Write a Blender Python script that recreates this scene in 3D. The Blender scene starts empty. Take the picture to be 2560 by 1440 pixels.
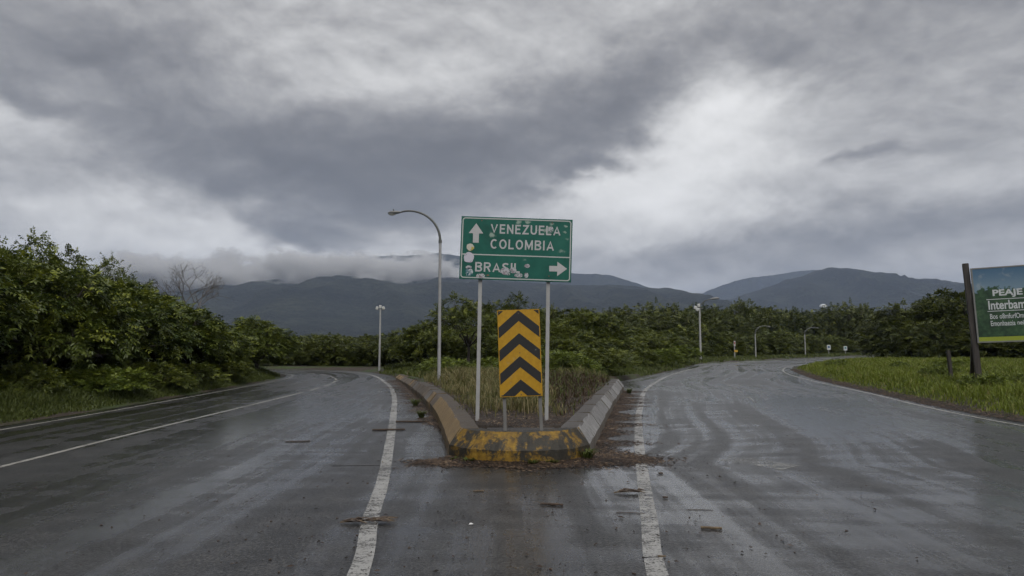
import bpy, bmesh, math, random
import numpy as np
from mathutils import Vector, Matrix, noise as mnoise

R = math.radians
scene = bpy.context.scene
COL = scene.collection

# ------------------------------------------------------------------ camera
cam_d = bpy.data.cameras.new('camera')
cam = bpy.data.objects.new('camera', cam_d)
COL.objects.link(cam)
cam.location = (0, 0, 1.6)
cam.rotation_euler = (R(90 + 4.89), 0, 0)
cam_d.sensor_width = 36
cam_d.lens = 24
cam_d.clip_start = 0.05
cam_d.clip_end = 30000
scene.camera = cam

# ------------------------------------------------------------------ render settings
vs = scene.view_settings
vs.view_transform = 'Standard'
vs.look = 'None'
vs.exposure = 0.62
vs.gamma = 1.0
vs.use_curve_mapping = False
scene.render.engine = 'CYCLES'
cy = scene.cycles
cy.use_denoising = True
cy.denoiser = 'OPENIMAGEDENOISE'
cy.max_bounces = 5
cy.diffuse_bounces = 2
cy.glossy_bounces = 2
cy.transmission_bounces = 3
cy.transparent_max_bounces = 8
cy.volume_bounces = 2
cy.use_adaptive_sampling = True
cy.adaptive_threshold = 0.03
cy.sample_clamp_indirect = 6
cy.caustics_reflective = False
cy.caustics_refractive = False


# ------------------------------------------------------------------ node expressions
class X:
    """A socket or number that can be calculated with; builds math nodes."""
    nt = None

    def __init__(self, s):
        self.s = s.s if isinstance(s, X) else s

    @staticmethod
    def node(kind, **kw):
        n = X.nt.nodes.new(kind)
        for k, v in kw.items():
            setattr(n, k, v)
        return n

    @staticmethod
    def put(sock, v):
        v = v.s if isinstance(v, X) else v
        if isinstance(v, bpy.types.NodeSocket):
            X.nt.links.new(v, sock)
        else:
            sock.default_value = v

    @staticmethod
    def m(op, *a, clamp=False):
        n = X.node('ShaderNodeMath', operation=op, use_clamp=clamp)
        for i, v in enumerate(a):
            X.put(n.inputs[i], v)
        return X(n.outputs[0])

    def __add__(s, o): return X.m('ADD', s, o)
    __radd__ = __add__
    def __mul__(s, o): return X.m('MULTIPLY', s, o)
    __rmul__ = __mul__
    def __sub__(s, o): return X.m('SUBTRACT', s, o)
    def __rsub__(s, o): return X.m('SUBTRACT', o, s)
    def __truediv__(s, o): return X.m('DIVIDE', s, o)
    def __rtruediv__(s, o): return X.m('DIVIDE', o, s)
    def __pow__(s, o): return X.m('POWER', s, o)
    def __neg__(s): return X.m('MULTIPLY', s, -1.0)


def clamp01(v): return X.m('ADD', v, 0.0, clamp=True)
def xmax(a, b): return X.m('MAXIMUM', a, b)
def xmin(a, b): return X.m('MINIMUM', a, b)
def xabs(a): return X.m('ABSOLUTE', a)


def sstep(v, a, b, t0=0.0, t1=1.0, kind='SMOOTHSTEP'):
    n = X.node('ShaderNodeMapRange', interpolation_type=kind)
    X.put(n.inputs['Value'], v)
    for k, q in (('From Min', a), ('From Max', b), ('To Min', t0), ('To Max', t1)):
        X.put(n.inputs[k], q)
    return X(n.outputs['Result'])


def vec(x, y, z):
    n = X.node('ShaderNodeCombineXYZ')
    for i, q in enumerate((x, y, z)):
        X.put(n.inputs[i], q)
    return X(n.outputs[0])


def sep(v):
    n = X.node('ShaderNodeSeparateXYZ')
    X.put(n.inputs[0], v)
    return [X(o) for o in n.outputs]


def vscale(v, sc):
    n = X.node('ShaderNodeVectorMath', operation='MULTIPLY')
    X.put(n.inputs[0], v)
    n.inputs[1].default_value = sc if hasattr(sc, '__len__') else (sc, sc, sc)
    return X(n.outputs[0])


def vadd(a, b):
    n = X.node('ShaderNodeVectorMath', operation='ADD')
    X.put(n.inputs[0], a)
    X.put(n.inputs[1], b)
    return X(n.outputs[0])


def noise(v, scale, detail=4.0, rough=0.5, dist=0.0, kind=None, color=False):
    n = X.node('ShaderNodeTexNoise')
    if kind:
        n.noise_type = kind
    if v is not None:
        X.put(n.inputs['Vector'], v)
    n.inputs['Scale'].default_value = scale
    n.inputs['Detail'].default_value = detail
    n.inputs['Roughness'].default_value = rough
    n.inputs['Distortion'].default_value = dist
    return X(n.outputs['Color' if color else 'Fac'])


def voronoi(v, scale, feature='F1', out='Distance', rnd=1.0):
    n = X.node('ShaderNodeTexVoronoi', feature=feature)
    X.put(n.inputs['Vector'], v)
    n.inputs['Scale'].default_value = scale
    n.inputs['Randomness'].default_value = rnd
    return X(n.outputs[out])


def mixc(f, a, b, blend='MIX'):
    n = X.node('ShaderNodeMix', data_type='RGBA', blend_type=blend)
    X.put(n.inputs[0], f)
    for i, q in ((6, a), (7, b)):
        if isinstance(q, (tuple, list)):
            q = tuple(q) + (1.0,) if len(q) == 3 else q
        X.put(n.inputs[i], q)
    return X(n.outputs[2])


def ramp(f, stops, interp='LINEAR'):
    n = X.node('ShaderNodeValToRGB')
    cr = n.color_ramp
    cr.interpolation = interp
    while len(cr.elements) < len(stops):
        cr.elements.new(0.5)
    for e, (p, c) in zip(cr.elements, stops):
        e.position = p
        e.color = tuple(c) + (1.0,)
    X.put(n.inputs[0], f)
    return X(n.outputs[0])


def tc(which):
    return X(X.node('ShaderNodeTexCoord').outputs[which])


def attr(name, out='Color'):
    return X(X.node('ShaderNodeAttribute', attribute_name=name).outputs[out])


def objrand():
    return X(X.node('ShaderNodeObjectInfo').outputs['Random'])


def bump(h, strength=0.3, dist=0.01):
    n = X.node('ShaderNodeBump')
    n.inputs['Strength'].default_value = strength
    n.inputs['Distance'].default_value = dist
    X.put(n.inputs['Height'], h)
    return X(n.outputs[0])


# ------------------------------------------------------------------ sky
def build_world():
    w = bpy.data.worlds.new('World')
    scene.world = w
    w.use_nodes = True
    w.cycles.sampling_method = 'MANUAL'
    w.cycles.sample_map_resolution = 256
    nt = w.node_tree
    nt.nodes.clear()
    X.nt = nt
    d = tc('Generated')
    x, y, z = sep(d)
    DEG = 57.29578
    az = X.m('ARCTAN2', x, y) * DEG
    el = X.m('ARCSINE', z) * DEG
    # cloud deck seen in perspective
    k = xmax(z, 0.0) + 0.30
    p = vec(x / k, y / k, z * 1.5)
    w1, w2, w3 = sep(noise(p, 1.5, 2, 0.5, color=True))
    pd = vscale(vec(x, y, z), (5.2, 5.2, 9.0))          # lumps seen square on
    f1, f2, f3 = sep(noise(pd, 1.9, 4, 0.58, color=True))
    azw = az + (w1 - 0.5) * 14.0 + (f1 - 0.5) * 9.0
    elw = el + (w2 - 0.5) * 6.0 + (f2 - 0.5) * 5.0
    q = vec(azw, elw, 0.0)
    # the large cloud masses of this afternoon: (azimuth, elevation, half widths, slope, brightness change)
    v = None
    for (ba, be, ra, re, rot, amp) in SKY_BLOBS:
        mp = X.node('ShaderNodeMapping', vector_type='TEXTURE')
        X.put(mp.inputs['Vector'], q)
        mp.inputs['Location'].default_value = (ba, be, 0)
        mp.inputs['Rotation'].default_value = (0, 0, R(rot))
        mp.inputs['Scale'].default_value = (ra * 2.0, re * 2.0, 1)
        g = X.node('ShaderNodeTexGradient', gradient_type='SPHERICAL')
        nt.links.new(mp.outputs[0], g.inputs[0])
        g = sstep(X(g.outputs[1]), 0.0, 1.0, 0.0, amp * 0.88)
        v = g if v is None else v + g
    # rolling texture: broad shades, then lumps lit from above (lighter tops, darker undersides)
    pw = vadd(p, vec(w1 * 0.3, w2 * 0.3, f1 * 0.10))
    t1 = noise(pw, 1.7, 5, 0.58)
    pl = vadd(pd, vec(w1 * 0.8, w2 * 0.8, f1 * 0.25))
    n1 = noise(pl, 1.15, 5, 0.60)
    n2 = noise(vadd(pl, (0.0, 0.0, 0.16)), 1.15, 5, 0.60)
    dev = v * 1.02 + (t1 - 0.5) * 0.20 + (n1 - n2) * 0.55 - (n1 - 0.5) * 0.16 + (f3 - 0.5) * 0.07
    tone = X.m('TANH', dev * (1.0 / 0.26)) * 0.25 + 0.562      # thick cloud never goes black, thin cloud never burns out
    lin = tone ** 2.2
    tint = ramp(tone, [(0.34, (0.965, 0.97, 1.03)), (0.52, (1.0, 0.99, 0.995)), (0.7, (1.0, 0.995, 0.985)), (0.95, (1, 1, 1))])
    cn = X.node('ShaderNodeVectorMath', operation='SCALE')
    X.put(cn.inputs[0], tint)
    X.put(cn.inputs['Scale'], lin)
    cloud = X(cn.outputs[0])
    sky = X.node('ShaderNodeTexSky')
    sky.sky_type = 'NISHITA'
    sky.sun_disc = False
    sky.sun_elevation = R(SUN_EL)
    sky.sun_rotation = R(SUN_AZ)
    bs = X.node('ShaderNodeBackground')
    X.put(bs.inputs['Color'], X(sky.outputs[0]))
    bs.inputs['Strength'].default_value = 0.08
    bc = X.node('ShaderNodeBackground')
    X.put(bc.inputs['Color'], cloud)
    bc.inputs['Strength'].default_value = CLOUD_STRENGTH
    mx = X.node('ShaderNodeMixShader')
    mx.inputs[0].default_value = 0.97            # closed cloud cover
    nt.links.new(bs.outputs[0], mx.inputs[1])
    nt.links.new(bc.outputs[0], mx.inputs[2])
    out = X.node('ShaderNodeOutputWorld')
    nt.links.new(mx.outputs[0], out.inputs[0])


SUN_EL, SUN_AZ = 52.0, 160.0
CLOUD_STRENGTH = 1.08
SKY_BLOBS = [
    # az, el, half-width az, half-width el, tilt, amp
    (-25.0, 16.8, 15.0, 4.8, -14, -0.17),
    (-14.5, 13.8, 10.0, 2.8, -4, -0.11),
    (-9.0, 15.2, 12.0, 3.6, 16, -0.13),
    (5.0, 18.6, 13.0, 3.0, 14, -0.16),
    (12.5, 21.6, 9.0, 3.0, 20, -0.08),
    (-35.5, 16.8, 3.6, 0.9, -10, -0.13),
    (-36.0, 15.1, 4.0, 1.2, 0, 0.09),
    (-28.0, 22.5, 14.0, 4.0, -5, -0.07),
    (-34.0, 18.6, 4.0, 1.4, -25, 0.07),
    (-10.5, 22.0, 7.0, 2.4, 0, 0.13),
    (-4.0, 25.0, 16.0, 3.0, 0, 0.05),
    (18.6, 19.8, 4.2, 2.9, -35, 0.20),
    (12.5, 15.2, 7.0, 2.6, 24, 0.14),
    (8.5, 12.0, 11.0, 3.6, 14, 0.12),
    (17.0, 14.5, 8.0, 3.2, 0, 0.09),
    (4.9, 14.9, 2.6, 0.75, -6, -0.26),
    (1.6, 13.3, 3.0, 0.7, -8, -0.12),
    (-15.6, 9.5, 3.6, 0.85, -4, -0.28),
    (-26.0, 8.9, 14.0, 2.2, 3, 0.16),
    (-14.0, 8.2, 8.0, 1.2, 2, 0.16),
    (-33.5, 12.5, 8.0, 1.6, 0, 0.03),
    (30.0, 9.2, 12.0, 1.3, 4, -0.13),
    (22.0, 7.0, 14.0, 1.3, 3, -0.09),
    (28.5, 13.2, 2.2, 0.45, 3, -0.13),
    (33.0, 11.4, 6.0, 1.2, 4, 0.07),
    (28.0, 20.0, 11.0, 6.0, 12, -0.02),
    (34.0, 24.0, 12.0, 3.0, 0, -0.07),
    (12.0, 8.0, 14.0, 2.0, 0, 0.03),
]
build_world()

sun_d = bpy.data.lights.new('sun', 'SUN')
sun_d.energy = 1.5
sun_d.angle = R(40)
sun_d.color = (1.0, 0.97, 0.93)
sun = bpy.data.objects.new('sun', sun_d)
COL.objects.link(sun)
sun.location = (0, 0, 60)
_sd = Vector((math.sin(R(SUN_AZ)) * math.cos(R(SUN_EL)), math.cos(R(SUN_AZ)) * math.cos(R(SUN_EL)), math.sin(R(SUN_EL))))
sun.rotation_euler = _sd.to_track_quat('Z', 'Y').to_euler()

# ------------------------------------------------------------------ helpers for objects
def mat(name):
    m = bpy.data.materials.new(name)
    m.use_nodes = True
    m.node_tree.nodes.clear()
    X.nt = m.node_tree
    return m


def surface(m, color, rough=0.6, normal=None, spec=0.5, metallic=0.0, coat=None, coat_rough=0.1, coat_normal=None,
            translucent=0.0, trans_color=None, alpha=None):
    X.nt = m.node_tree
    p = X.node('ShaderNodeBsdfPrincipled')
    if isinstance(color, (tuple, list)):
        color = tuple(color) + (1.0,)
    X.put(p.inputs['Base Color'], color)
    X.put(p.inputs['Roughness'], rough)
    X.put(p.inputs['Specular IOR Level'], spec)
    p.inputs['Metallic'].default_value = metallic
    if normal is not None:
        X.put(p.inputs['Normal'], normal)
    if coat is not None:
        X.put(p.inputs['Coat Weight'], coat)
        X.put(p.inputs['Coat Roughness'], coat_rough)
        p.inputs['Coat IOR'].default_value = 1.33
        if coat_normal is not None:
            X.put(p.inputs['Coat Normal'], coat_normal)
    sh = p.outputs[0]
    if translucent:
        t = X.node('ShaderNodeBsdfTranslucent')
        X.put(t.inputs[0], trans_color if trans_color is not None else color)
        mx = X.node('ShaderNodeMixShader')
        mx.inputs[0].default_value = translucent
        X.nt.links.new(sh, mx.inputs[1])
        X.nt.links.new(t.outputs[0], mx.inputs[2])
        sh = mx.outputs[0]
    if alpha is not None:
        tr = X.node('ShaderNodeBsdfTransparent')
        mx = X.node('ShaderNodeMixShader')
        X.put(mx.inputs[0], alpha)
        X.nt.links.new(tr.outputs[0], mx.inputs[1])
        X.nt.links.new(sh, mx.inputs[2])
        sh = mx.outputs[0]
    o = X.node('ShaderNodeOutputMaterial')
    X.nt.links.new(sh, o.inputs[0])
    return m


def link(name, me, m=None, parent=None, loc=None, rot=None):
    o = bpy.data.objects.new(name, me)
    COL.objects.link(o)
    if m is not None and me is not None and not len(me.materials):
        me.materials.append(m)
    if parent is not None:
        o.parent = parent
    if loc is not None:
        o.location = loc
    if rot is not None:
        o.rotation_euler = rot
    return o


def tag(o, label, cat, group=None):
    o['label'] = label
    o['category'] = cat
    if group:
        o['group'] = group
    return o


def empty(name, loc=(0, 0, 0), rot=(0, 0, 0)):
    o = bpy.data.objects.new(name, None)
    COL.objects.link(o)
    o.location = loc
    o.rotation_euler = rot
    o.empty_display_size = 0.2
    return o


def kind(o, k):
    o['kind'] = k
    return o


def mesh_np(name, verts, faces, attrs=None, smooth=False, uv=None):
    """verts (n,3); faces: list of (k,) index arrays all with the same corner count"""
    verts = np.asarray(verts, dtype=np.float32)
    faces = np.asarray(faces, dtype=np.int32)
    me = bpy.data.meshes.new(name)
    nf, k = faces.shape
    me.vertices.add(len(verts))
    me.vertices.foreach_set('co', verts.ravel())
    me.loops.add(nf * k)
    me.loops.foreach_set('vertex_index', faces.ravel())
    me.polygons.add(nf)
    me.polygons.foreach_set('loop_start', np.arange(0, nf * k, k, dtype=np.int32))
    me.polygons.foreach_set('loop_total', np.full(nf, k, dtype=np.int32))
    if smooth:
        me.polygons.foreach_set('use_smooth', np.ones(nf, dtype=bool))
    if attrs:
        for an, arr in attrs.items():
            a = me.attributes.new(an, 'FLOAT_COLOR', 'POINT')
            arr = np.asarray(arr, dtype=np.float32)
            if arr.ndim == 1:
                arr = np.stack([arr, arr, arr, np.ones_like(arr)], 1)
            elif arr.shape[1] == 3:
                arr = np.concatenate([arr, np.ones((len(arr), 1), np.float32)], 1)
            a.data.foreach_set('color', arr.ravel())
    if uv is not None:
        l = me.uv_layers.new(name='UVMap')
        l.data.foreach_set('uv', np.asarray(uv, np.float32)[faces.ravel()].ravel())
    me.update()
    me.validate()
    return me


class MB:
    """collects simple solids and builds them as one mesh"""
    def __init__(self):
        self.v, self.f = [], []

    def add(self, vs, fs):
        b = len(self.v)
        self.v += [tuple(q) for q in vs]
        self.f += [tuple(i + b for i in q) for q in fs]
        return self

    def box(self, c, s, rot=None):
        hx, hy, hz = s[0] / 2, s[1] / 2, s[2] / 2
        vs = [Vector((x, y, z)) for x in (-hx, hx) for y in (-hy, hy) for z in (-hz, hz)]
        if rot is not None:
            vs = [rot @ q for q in vs]
        c = Vector(c)
        return self.add([q + c for q in vs], [(0, 1, 3, 2), (4, 6, 7, 5), (0, 4, 5, 1), (2, 3, 7, 6), (0, 2, 6, 4), (1, 5, 7, 3)])

    def beam(self, a, b, w, d):
        """rectangular bar from a to b; w across (x-ish), d deep"""
        a, b = Vector(a), Vector(b)
        t = (b - a).normalized()
        side = Vector((1, 0, 0)) if abs(t.x) < 0.9 else Vector((0, 0, 1))
        y = t.cross(side).normalized()
        x = y.cross(t).normalized()
        vs = []
        for p in (a, b):
            for sx, sy in ((-1, -1), (1, -1), (1, 1), (-1, 1)):
                vs.append(p + x * (sx * w / 2) + y * (sy * d / 2))
        return self.add(vs, [(3, 2, 1, 0), (4, 5, 6, 7), (0, 1, 5, 4), (1, 2, 6, 5), (2, 3, 7, 6), (3, 0, 4, 7)])

    def tube(self, pts, rad, n=8, cap=True):
        pts = [Vector(p) for p in pts]
        if not hasattr(rad, '__len__'):
            rad = [rad] * len(pts)
        rings = []
        prev = None
        for i, p in enumerate(pts):
            t = (pts[min(i + 1, len(pts) - 1)] - pts[max(i - 1, 0)]).normalized()
            if prev is None:
                ref = Vector((1, 0, 0)) if abs(t.x) < 0.8 else Vector((0, 1, 0))
            else:
                ref = prev
            xx = (ref - t * ref.dot(t)).normalized()
            prev = xx
            yy = t.cross(xx)
            rings.append([p + (xx * math.cos(2 * math.pi * k / n) + yy * math.sin(2 * math.pi * k / n)) * rad[i] for k in range(n)])
        vs = [q for r in rings for q in r]
        fs = []
        for i in range(len(rings) - 1):
            for k in range(n):
                a = i * n + k
                b = i * n + (k + 1) % n
                fs.append((a, b, b + n, a + n))
        if cap:
            fs.append(tuple(reversed(range(n))))
            fs.append(tuple(range((len(rings) - 1) * n, len(rings) * n)))
        return self.add(vs, fs)

    def prism(self, poly, y0, y1):
        """polygon of (x, z) points pushed from y0 (front) to y1"""
        n = len(poly)
        vs = [(p[0], y0, p[1]) for p in poly] + [(p[0], y1, p[1]) for p in poly]
        fs = [tuple(range(n)), tuple(reversed(range(n, 2 * n)))]
        for i in range(n):
            j = (i + 1) % n
            fs.append((i, i + n, j + n, j))
        return self.add(vs, fs)

    def mesh(self, name, smooth=False, bevel=0.0):
        me = bpy.data.meshes.new(name)
        me.from_pydata(self.v, [], self.f)
        bm = bmesh.new()
        bm.from_mesh(me)
        bmesh.ops.recalc_face_normals(bm, faces=bm.faces)
        if bevel:
            bmesh.ops.bevel(bm, geom=[e for e in bm.edges if e.calc_face_angle(0) > 0.6], offset=bevel, segments=2, affect='EDGES', clamp_overlap=True)
        bm.to_mesh(me)
        bm.free()
        if smooth:
            for p in me.polygons:
                p.use_smooth = True
            me.set_sharp_from_angle(angle=R(40))
        me.update()
        return me

    def build(self, name, m, parent=None, smooth=False, bevel=0.0, loc=None, rot=None):
        return link(name, self.mesh(name, smooth, bevel), m, parent, loc, rot)


def catmull(pts, n=8):
    pts = [np.array(p, float) for p in pts]
    P = [2 * pts[0] - pts[1]] + pts + [2 * pts[-1] - pts[-2]]
    out = []
    for i in range(1, len(P) - 2):
        p0, p1, p2, p3 = P[i - 1], P[i], P[i + 1], P[i + 2]
        for k in range(n):
            t = k / n
            out.append(0.5 * ((2 * p1) + (-p0 + p2) * t + (2 * p0 - 5 * p1 + 4 * p2 - p3) * t * t + (-p0 + 3 * p1 - 3 * p2 + p3) * t ** 3))
    out.append(pts[-1])
    return np.array(out)


# ------------------------------------------------------------------ road layout (metres; camera over the origin)
LEFT_PAIRS = [((-10.2, -20), (0.1, -20)), ((-10.2, -5), (0.1, -5)), ((-10.2, 4), (0.1, 4)), ((-10.2, 8.4), (0.1, 9.0)), ((-10.22, 9.4), (0.1, 9.6)),
              ((-10.3, 13), (-1.0, 11.6)), ((-10.4, 18.6), (-1.88, 17)), ((-10.75, 24), (-3.03, 22.5)), ((-11.05, 29), (-4.36, 28.6)),
              ((-11.5, 33.2), (-5.9, 35)), ((-12.1, 36.8), (-7.3, 39.2)), ((-13.7, 40.3), (-10.0, 44.2)), ((-17.5, 41.8), (-14.2, 47.6)),
              ((-26, 42.4), (-24, 48.9)), ((-45, 42.6), (-45, 49.4))]
RIGHT_PAIRS = [((0.1, -20), (10.6, -20)), ((0.1, -5), (10.6, -5)), ((0.1, 4), (10.6, 3)), ((0.1, 9.0), (10.6, 8.4)), ((0.1, 9.6), (10.6, 9.6)),
               ((1.30, 11.6), (10.75, 14)), ((2.27, 16.6), (11.5, 19)), ((3.93, 25.0), (12.45, 23.3)), ((4.6, 30.5), (13.6, 28.4)),
               ((6.5, 35.3), (15.1, 34.5)), ((10.0, 44), (17.2, 41)), ((13.8, 54), (19.6, 48)), ((18, 64.5), (23.3, 56)),
               ((24.2, 74), (30.8, 66.5)), ((33, 85.5), (41, 80)), ((44, 99), (54.5, 101)), ((69, 130), (79, 125.5)), ((95, 160), (105, 155))]


def strip(pairs, n=4):
    return catmull([a for a, b in pairs], n), catmull([b for a, b in pairs], n)


LA, LB = strip(LEFT_PAIRS)
RA, RB = strip(RIGHT_PAIRS)
POLYS = [np.vstack([LA, LB[::-1]]), np.vstack([RA, RB[::-1]])]


def inside(poly, P):
    x, y = P[:, 0], P[:, 1]
    r = np.zeros(len(P), bool)
    n = len(poly)
    for i in range(n):
        x1, y1 = poly[i]
        x2, y2 = poly[(i + 1) % n]
        if y1 == y2:
            continue
        c = ((y1 > y) != (y2 > y)) & (x < (x2 - x1) * (y - y1) / (y2 - y1) + x1)
        r ^= c
    return r


def dist_polyline(pl, P):
    d = np.full(len(P), 1e9)
    for a, b in zip(pl[:-1], pl[1:]):
        ab = b - a
        L = (ab ** 2).sum()
        t = np.clip(((P - a) @ ab) / L, 0, 1)
        q = a + t[:, None] * ab
        d = np.minimum(d, np.hypot(*(P - q).T))
    return d


def road_dist(P, lines=None):
    """distance outside the asphalt (0 on it)"""
    P = np.asarray(P, float)
    on = inside(POLYS[0], P) | inside(POLYS[1], P)
    d = np.full(len(P), 1e9)
    near = (np.abs(P[:, 0]) < 200) & (np.abs(P[:, 1]) < 250)
    if near.any():
        q = P[near]
        dd = np.full(len(q), 1e9)
        for pl in (lines or (LA, LB, RA, RB)):
            dd = np.minimum(dd, dist_polyline(pl, q))
        d[near] = dd
    return np.where(on, 0.0, d), on


def sm(a, b, v):
    t = np.clip((v - a) / (b - a), 0, 1)
    return t * t * (3 - 2 * t)


def wob(x, y, f, s=0.0):
    return (np.sin(x * f + 1.3 + s) * np.cos(y * f * 1.17 + 0.4 + s * 2) + 0.5 * np.sin(x * f * 2.3 + y * f * 1.9 + s) + 0.3 * np.cos(y * f * 4.1 - x * f * 3.3 + s)) / 1.8


def in_island(P):
    x, y = P[:, 0], P[:, 1]
    lx = np.interp(y, LB[:, 1], LB[:, 0])
    rx = np.interp(y, RA[:, 1], RA[:, 0])
    return (y > 9.7) & (y < 62) & (x > lx) & (x < rx)


def ground_z(P, dd=None):
    P = np.asarray(P, float)
    d, on = road_dist(P) if dd is None else dd
    x, y = P[:, 0], P[:, 1]
    z = -0.02 + 0.16 * sm(0.05, 1.6, d) + 0.10 * sm(2, 8, d) + 0.05 * wob(x, y, 0.7) * sm(0.4, 2.5, d)
    isl = in_island(P)
    hi = 0.37 - 0.22 * sm(25, 36, y)
    zi = np.where(d > 0.10, hi + 0.015 * wob(x, y, 2.1), -0.02)
    zi = np.where(y > 36, -0.02 + 0.16 * sm(0.05, 1.2, d) + 0.03 * wob(x, y, 0.9), zi)
    z = np.where(isl, zi, z)
    z = np.where(on, -0.02, z)
    # out of the fork the plain lies a little lower or higher in broad waves
    z = z + 0.25 * sm(60, 160, d)
    return z


# ------------------------------------------------------------------ ground
def axis(lo, hi, a, b, step, grow=1.18):
    mid = list(np.arange(a, b + 1e-6, step))
    l, s, q = [], step, a
    while q > lo:
        s *= grow
        q = max(q - s, lo)
        l.append(q)
    r, s, q = [], step, b
    while q < hi:
        s *= grow
        q = min(q + s, hi)
        r.append(q)
    return np.array(l[::-1] + mid + r)


gx = axis(-9000, 9000, -16, 22, 0.2)
gy = axis(-3000, 9000, 8, 44, 0.22)
GX, GY = np.meshgrid(gx, gy)
GP = np.stack([GX.ravel(), GY.ravel()], 1)
GZ = ground_z(GP)
nx, ny = len(gx), len(gy)
idx = np.arange(nx * ny).reshape(ny, nx)
gf = np.stack([idx[:-1, :-1].ravel(), idx[:-1, 1:].ravel(), idx[1:, 1:].ravel(), idx[1:, :-1].ravel()], 1)

M_ground = mat('wet_soil_and_turf')
P_ = tc('Object')
n1 = noise(P_, 0.35, 5, 0.6)
n2 = noise(P_, 6.0, 6, 0.65)
soil = ramp(n2, [(0.25, (0.018, 0.013, 0.010)), (0.5, (0.040, 0.030, 0.022)), (0.8, (0.075, 0.058, 0.042))])
turf = ramp(n2, [(0.25, (0.018, 0.028, 0.008)), (0.6, (0.045, 0.068, 0.016)), (0.85, (0.085, 0.095, 0.03))])
gxx, gyy, _ = sep(P_)
bare = sstep(xabs(gxx) * 0.35 + xabs(gyy - 12.0), 5.0, 9.0)
surface(M_ground, mixc(sstep(n1, 0.42, 0.6) * bare, soil, turf), 0.75, bump(noise(P_, 18, 6, 0.7), 0.8, 0.03), spec=0.35)
ground = kind(link('ground', mesh_np('ground', np.column_stack([GP, GZ]), gf, smooth=True), M_ground), 'structure')

# ------------------------------------------------------------------ wet asphalt
M_road = mat('wet_asphalt')
uvn = X(X.node('ShaderNodeUVMap').outputs[0])
P_ = tc('Object')
lat, alo, _ = sep(uvn)
agg = noise(P_, 34.0, 3, 0.85)
agg2 = voronoi(P_, 70.0)
big = noise(P_, 0.16, 4, 0.55)
mid = noise(P_, 1.3, 4, 0.6)
trk = noise(vec(lat * 1.9, alo * 0.045, 0.0), 1.0, 4, 0.6)      # wheel tracks run with the lanes
stk = noise(vec(lat * 0.45, alo * 2.4, 3.0), 1.0, 4, 0.62)      # water lying in shallow ripples across
wet = clamp01(sstep(big * 0.42 + trk * 0.52 + stk * 0.24 + mid * 0.10, 0.57, 0.72))
dry = noise(P_, 2.4, 4, 0.65)
base = ramp(agg * 0.75 + dry * 0.25, [(0.40, (0.004, 0.004, 0.004)), (0.5, (0.018, 0.018, 0.018)), (0.60, (0.080, 0.078, 0.075))])
base = mixc(wet * 0.45, base, (0.016, 0.016, 0.018))
base = mixc(sstep(trk, 0.60, 0.74) * 0.55, base, (0.012, 0.012, 0.013))
rgh = 0.40 - 0.24 * wet + (mid - 0.5) * 0.12
hgt = agg * 0.6 + agg2 * 0.5
nrm = bump(hgt, 0.8, 0.008)
soft = bump(noise(P_, 16.0, 3, 0.8), 0.17, 0.012)
surface(M_road, base, rgh, nrm, 0.36, coat=0.10 + 0.72 * wet, coat_rough=0.26 - 0.16 * wet, coat_normal=soft)


def strip_mesh(name, A, B, nlat=10, z=0.0):
    n = len(A)
    t = np.linspace(0, 1, nlat + 1)
    V = A[:, None, :] * (1 - t)[None, :, None] + B[:, None, :] * t[None, :, None]
    wid = np.hypot(*(A - B).T)
    mid_ = (A + B) / 2
    al = np.concatenate([[0], np.cumsum(np.hypot(*np.diff(mid_, axis=0).T))])
    uv = np.stack([wid[:, None] * t[None, :] * np.ones((n, 1)), al[:, None] * np.ones((1, nlat + 1))], 2)
    ids = np.arange(n * (nlat + 1)).reshape(n, nlat + 1)
    f = np.stack([ids[:-1, :-1].ravel(), ids[:-1, 1:].ravel(), ids[1:, 1:].ravel(), ids[1:, :-1].ravel()], 1)
    V3 = np.concatenate([V.reshape(-1, 2), np.full((n * (nlat + 1), 1), z)], 1)
    me = mesh_np(name, V3, f, uv=uv.reshape(-1, 2))
    if me.polygons[0].normal.z < 0:
        me.flip_normals()
    return me


kind(link('road', strip_mesh('road', LA, LB), M_road), 'structure')
kind(link('slip_road', strip_mesh('slip_road', RA, RB), M_road), 'structure')


# ------------------------------------------------------------------ painted lines
def paint(name, col, wear, scale=7.0, ribs=0.0):
    m = mat(name)
    P_ = tc('Object')
    a = noise(P_, scale, 6, 0.72)
    b = noise(P_, scale * 7, 3, 0.7)
    c = noise(P_, 0.5, 3, 0.5)
    f = a * 0.42 + b * 0.40 + c * 0.22
    if ribs:
        rb = noise(vscale(P_, (5.0, 22.0, 1.0)), 1.0, 4, 0.7)
        f = f * (1 - ribs) + rb * ribs
    al = sstep(f, wear - 0.05, wear + 0.07)
    cc = mixc(noise(P_, 3.0, 5, 0.6), tuple(q * 0.55 for q in col), col)
    return surface(m, cc, 0.45, bump(b + a, 0.4, 0.006), 0.5, alpha=al)


M_line = paint('road_paint_white', (0.38, 0.375, 0.36), 0.475, ribs=0.22)
M_line_thin = paint('road_paint_thin', (0.36, 0.35, 0.32), 0.455)
M_line_worn = paint('road_paint_worn', (0.36, 0.36, 0.34), 0.53)


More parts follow.
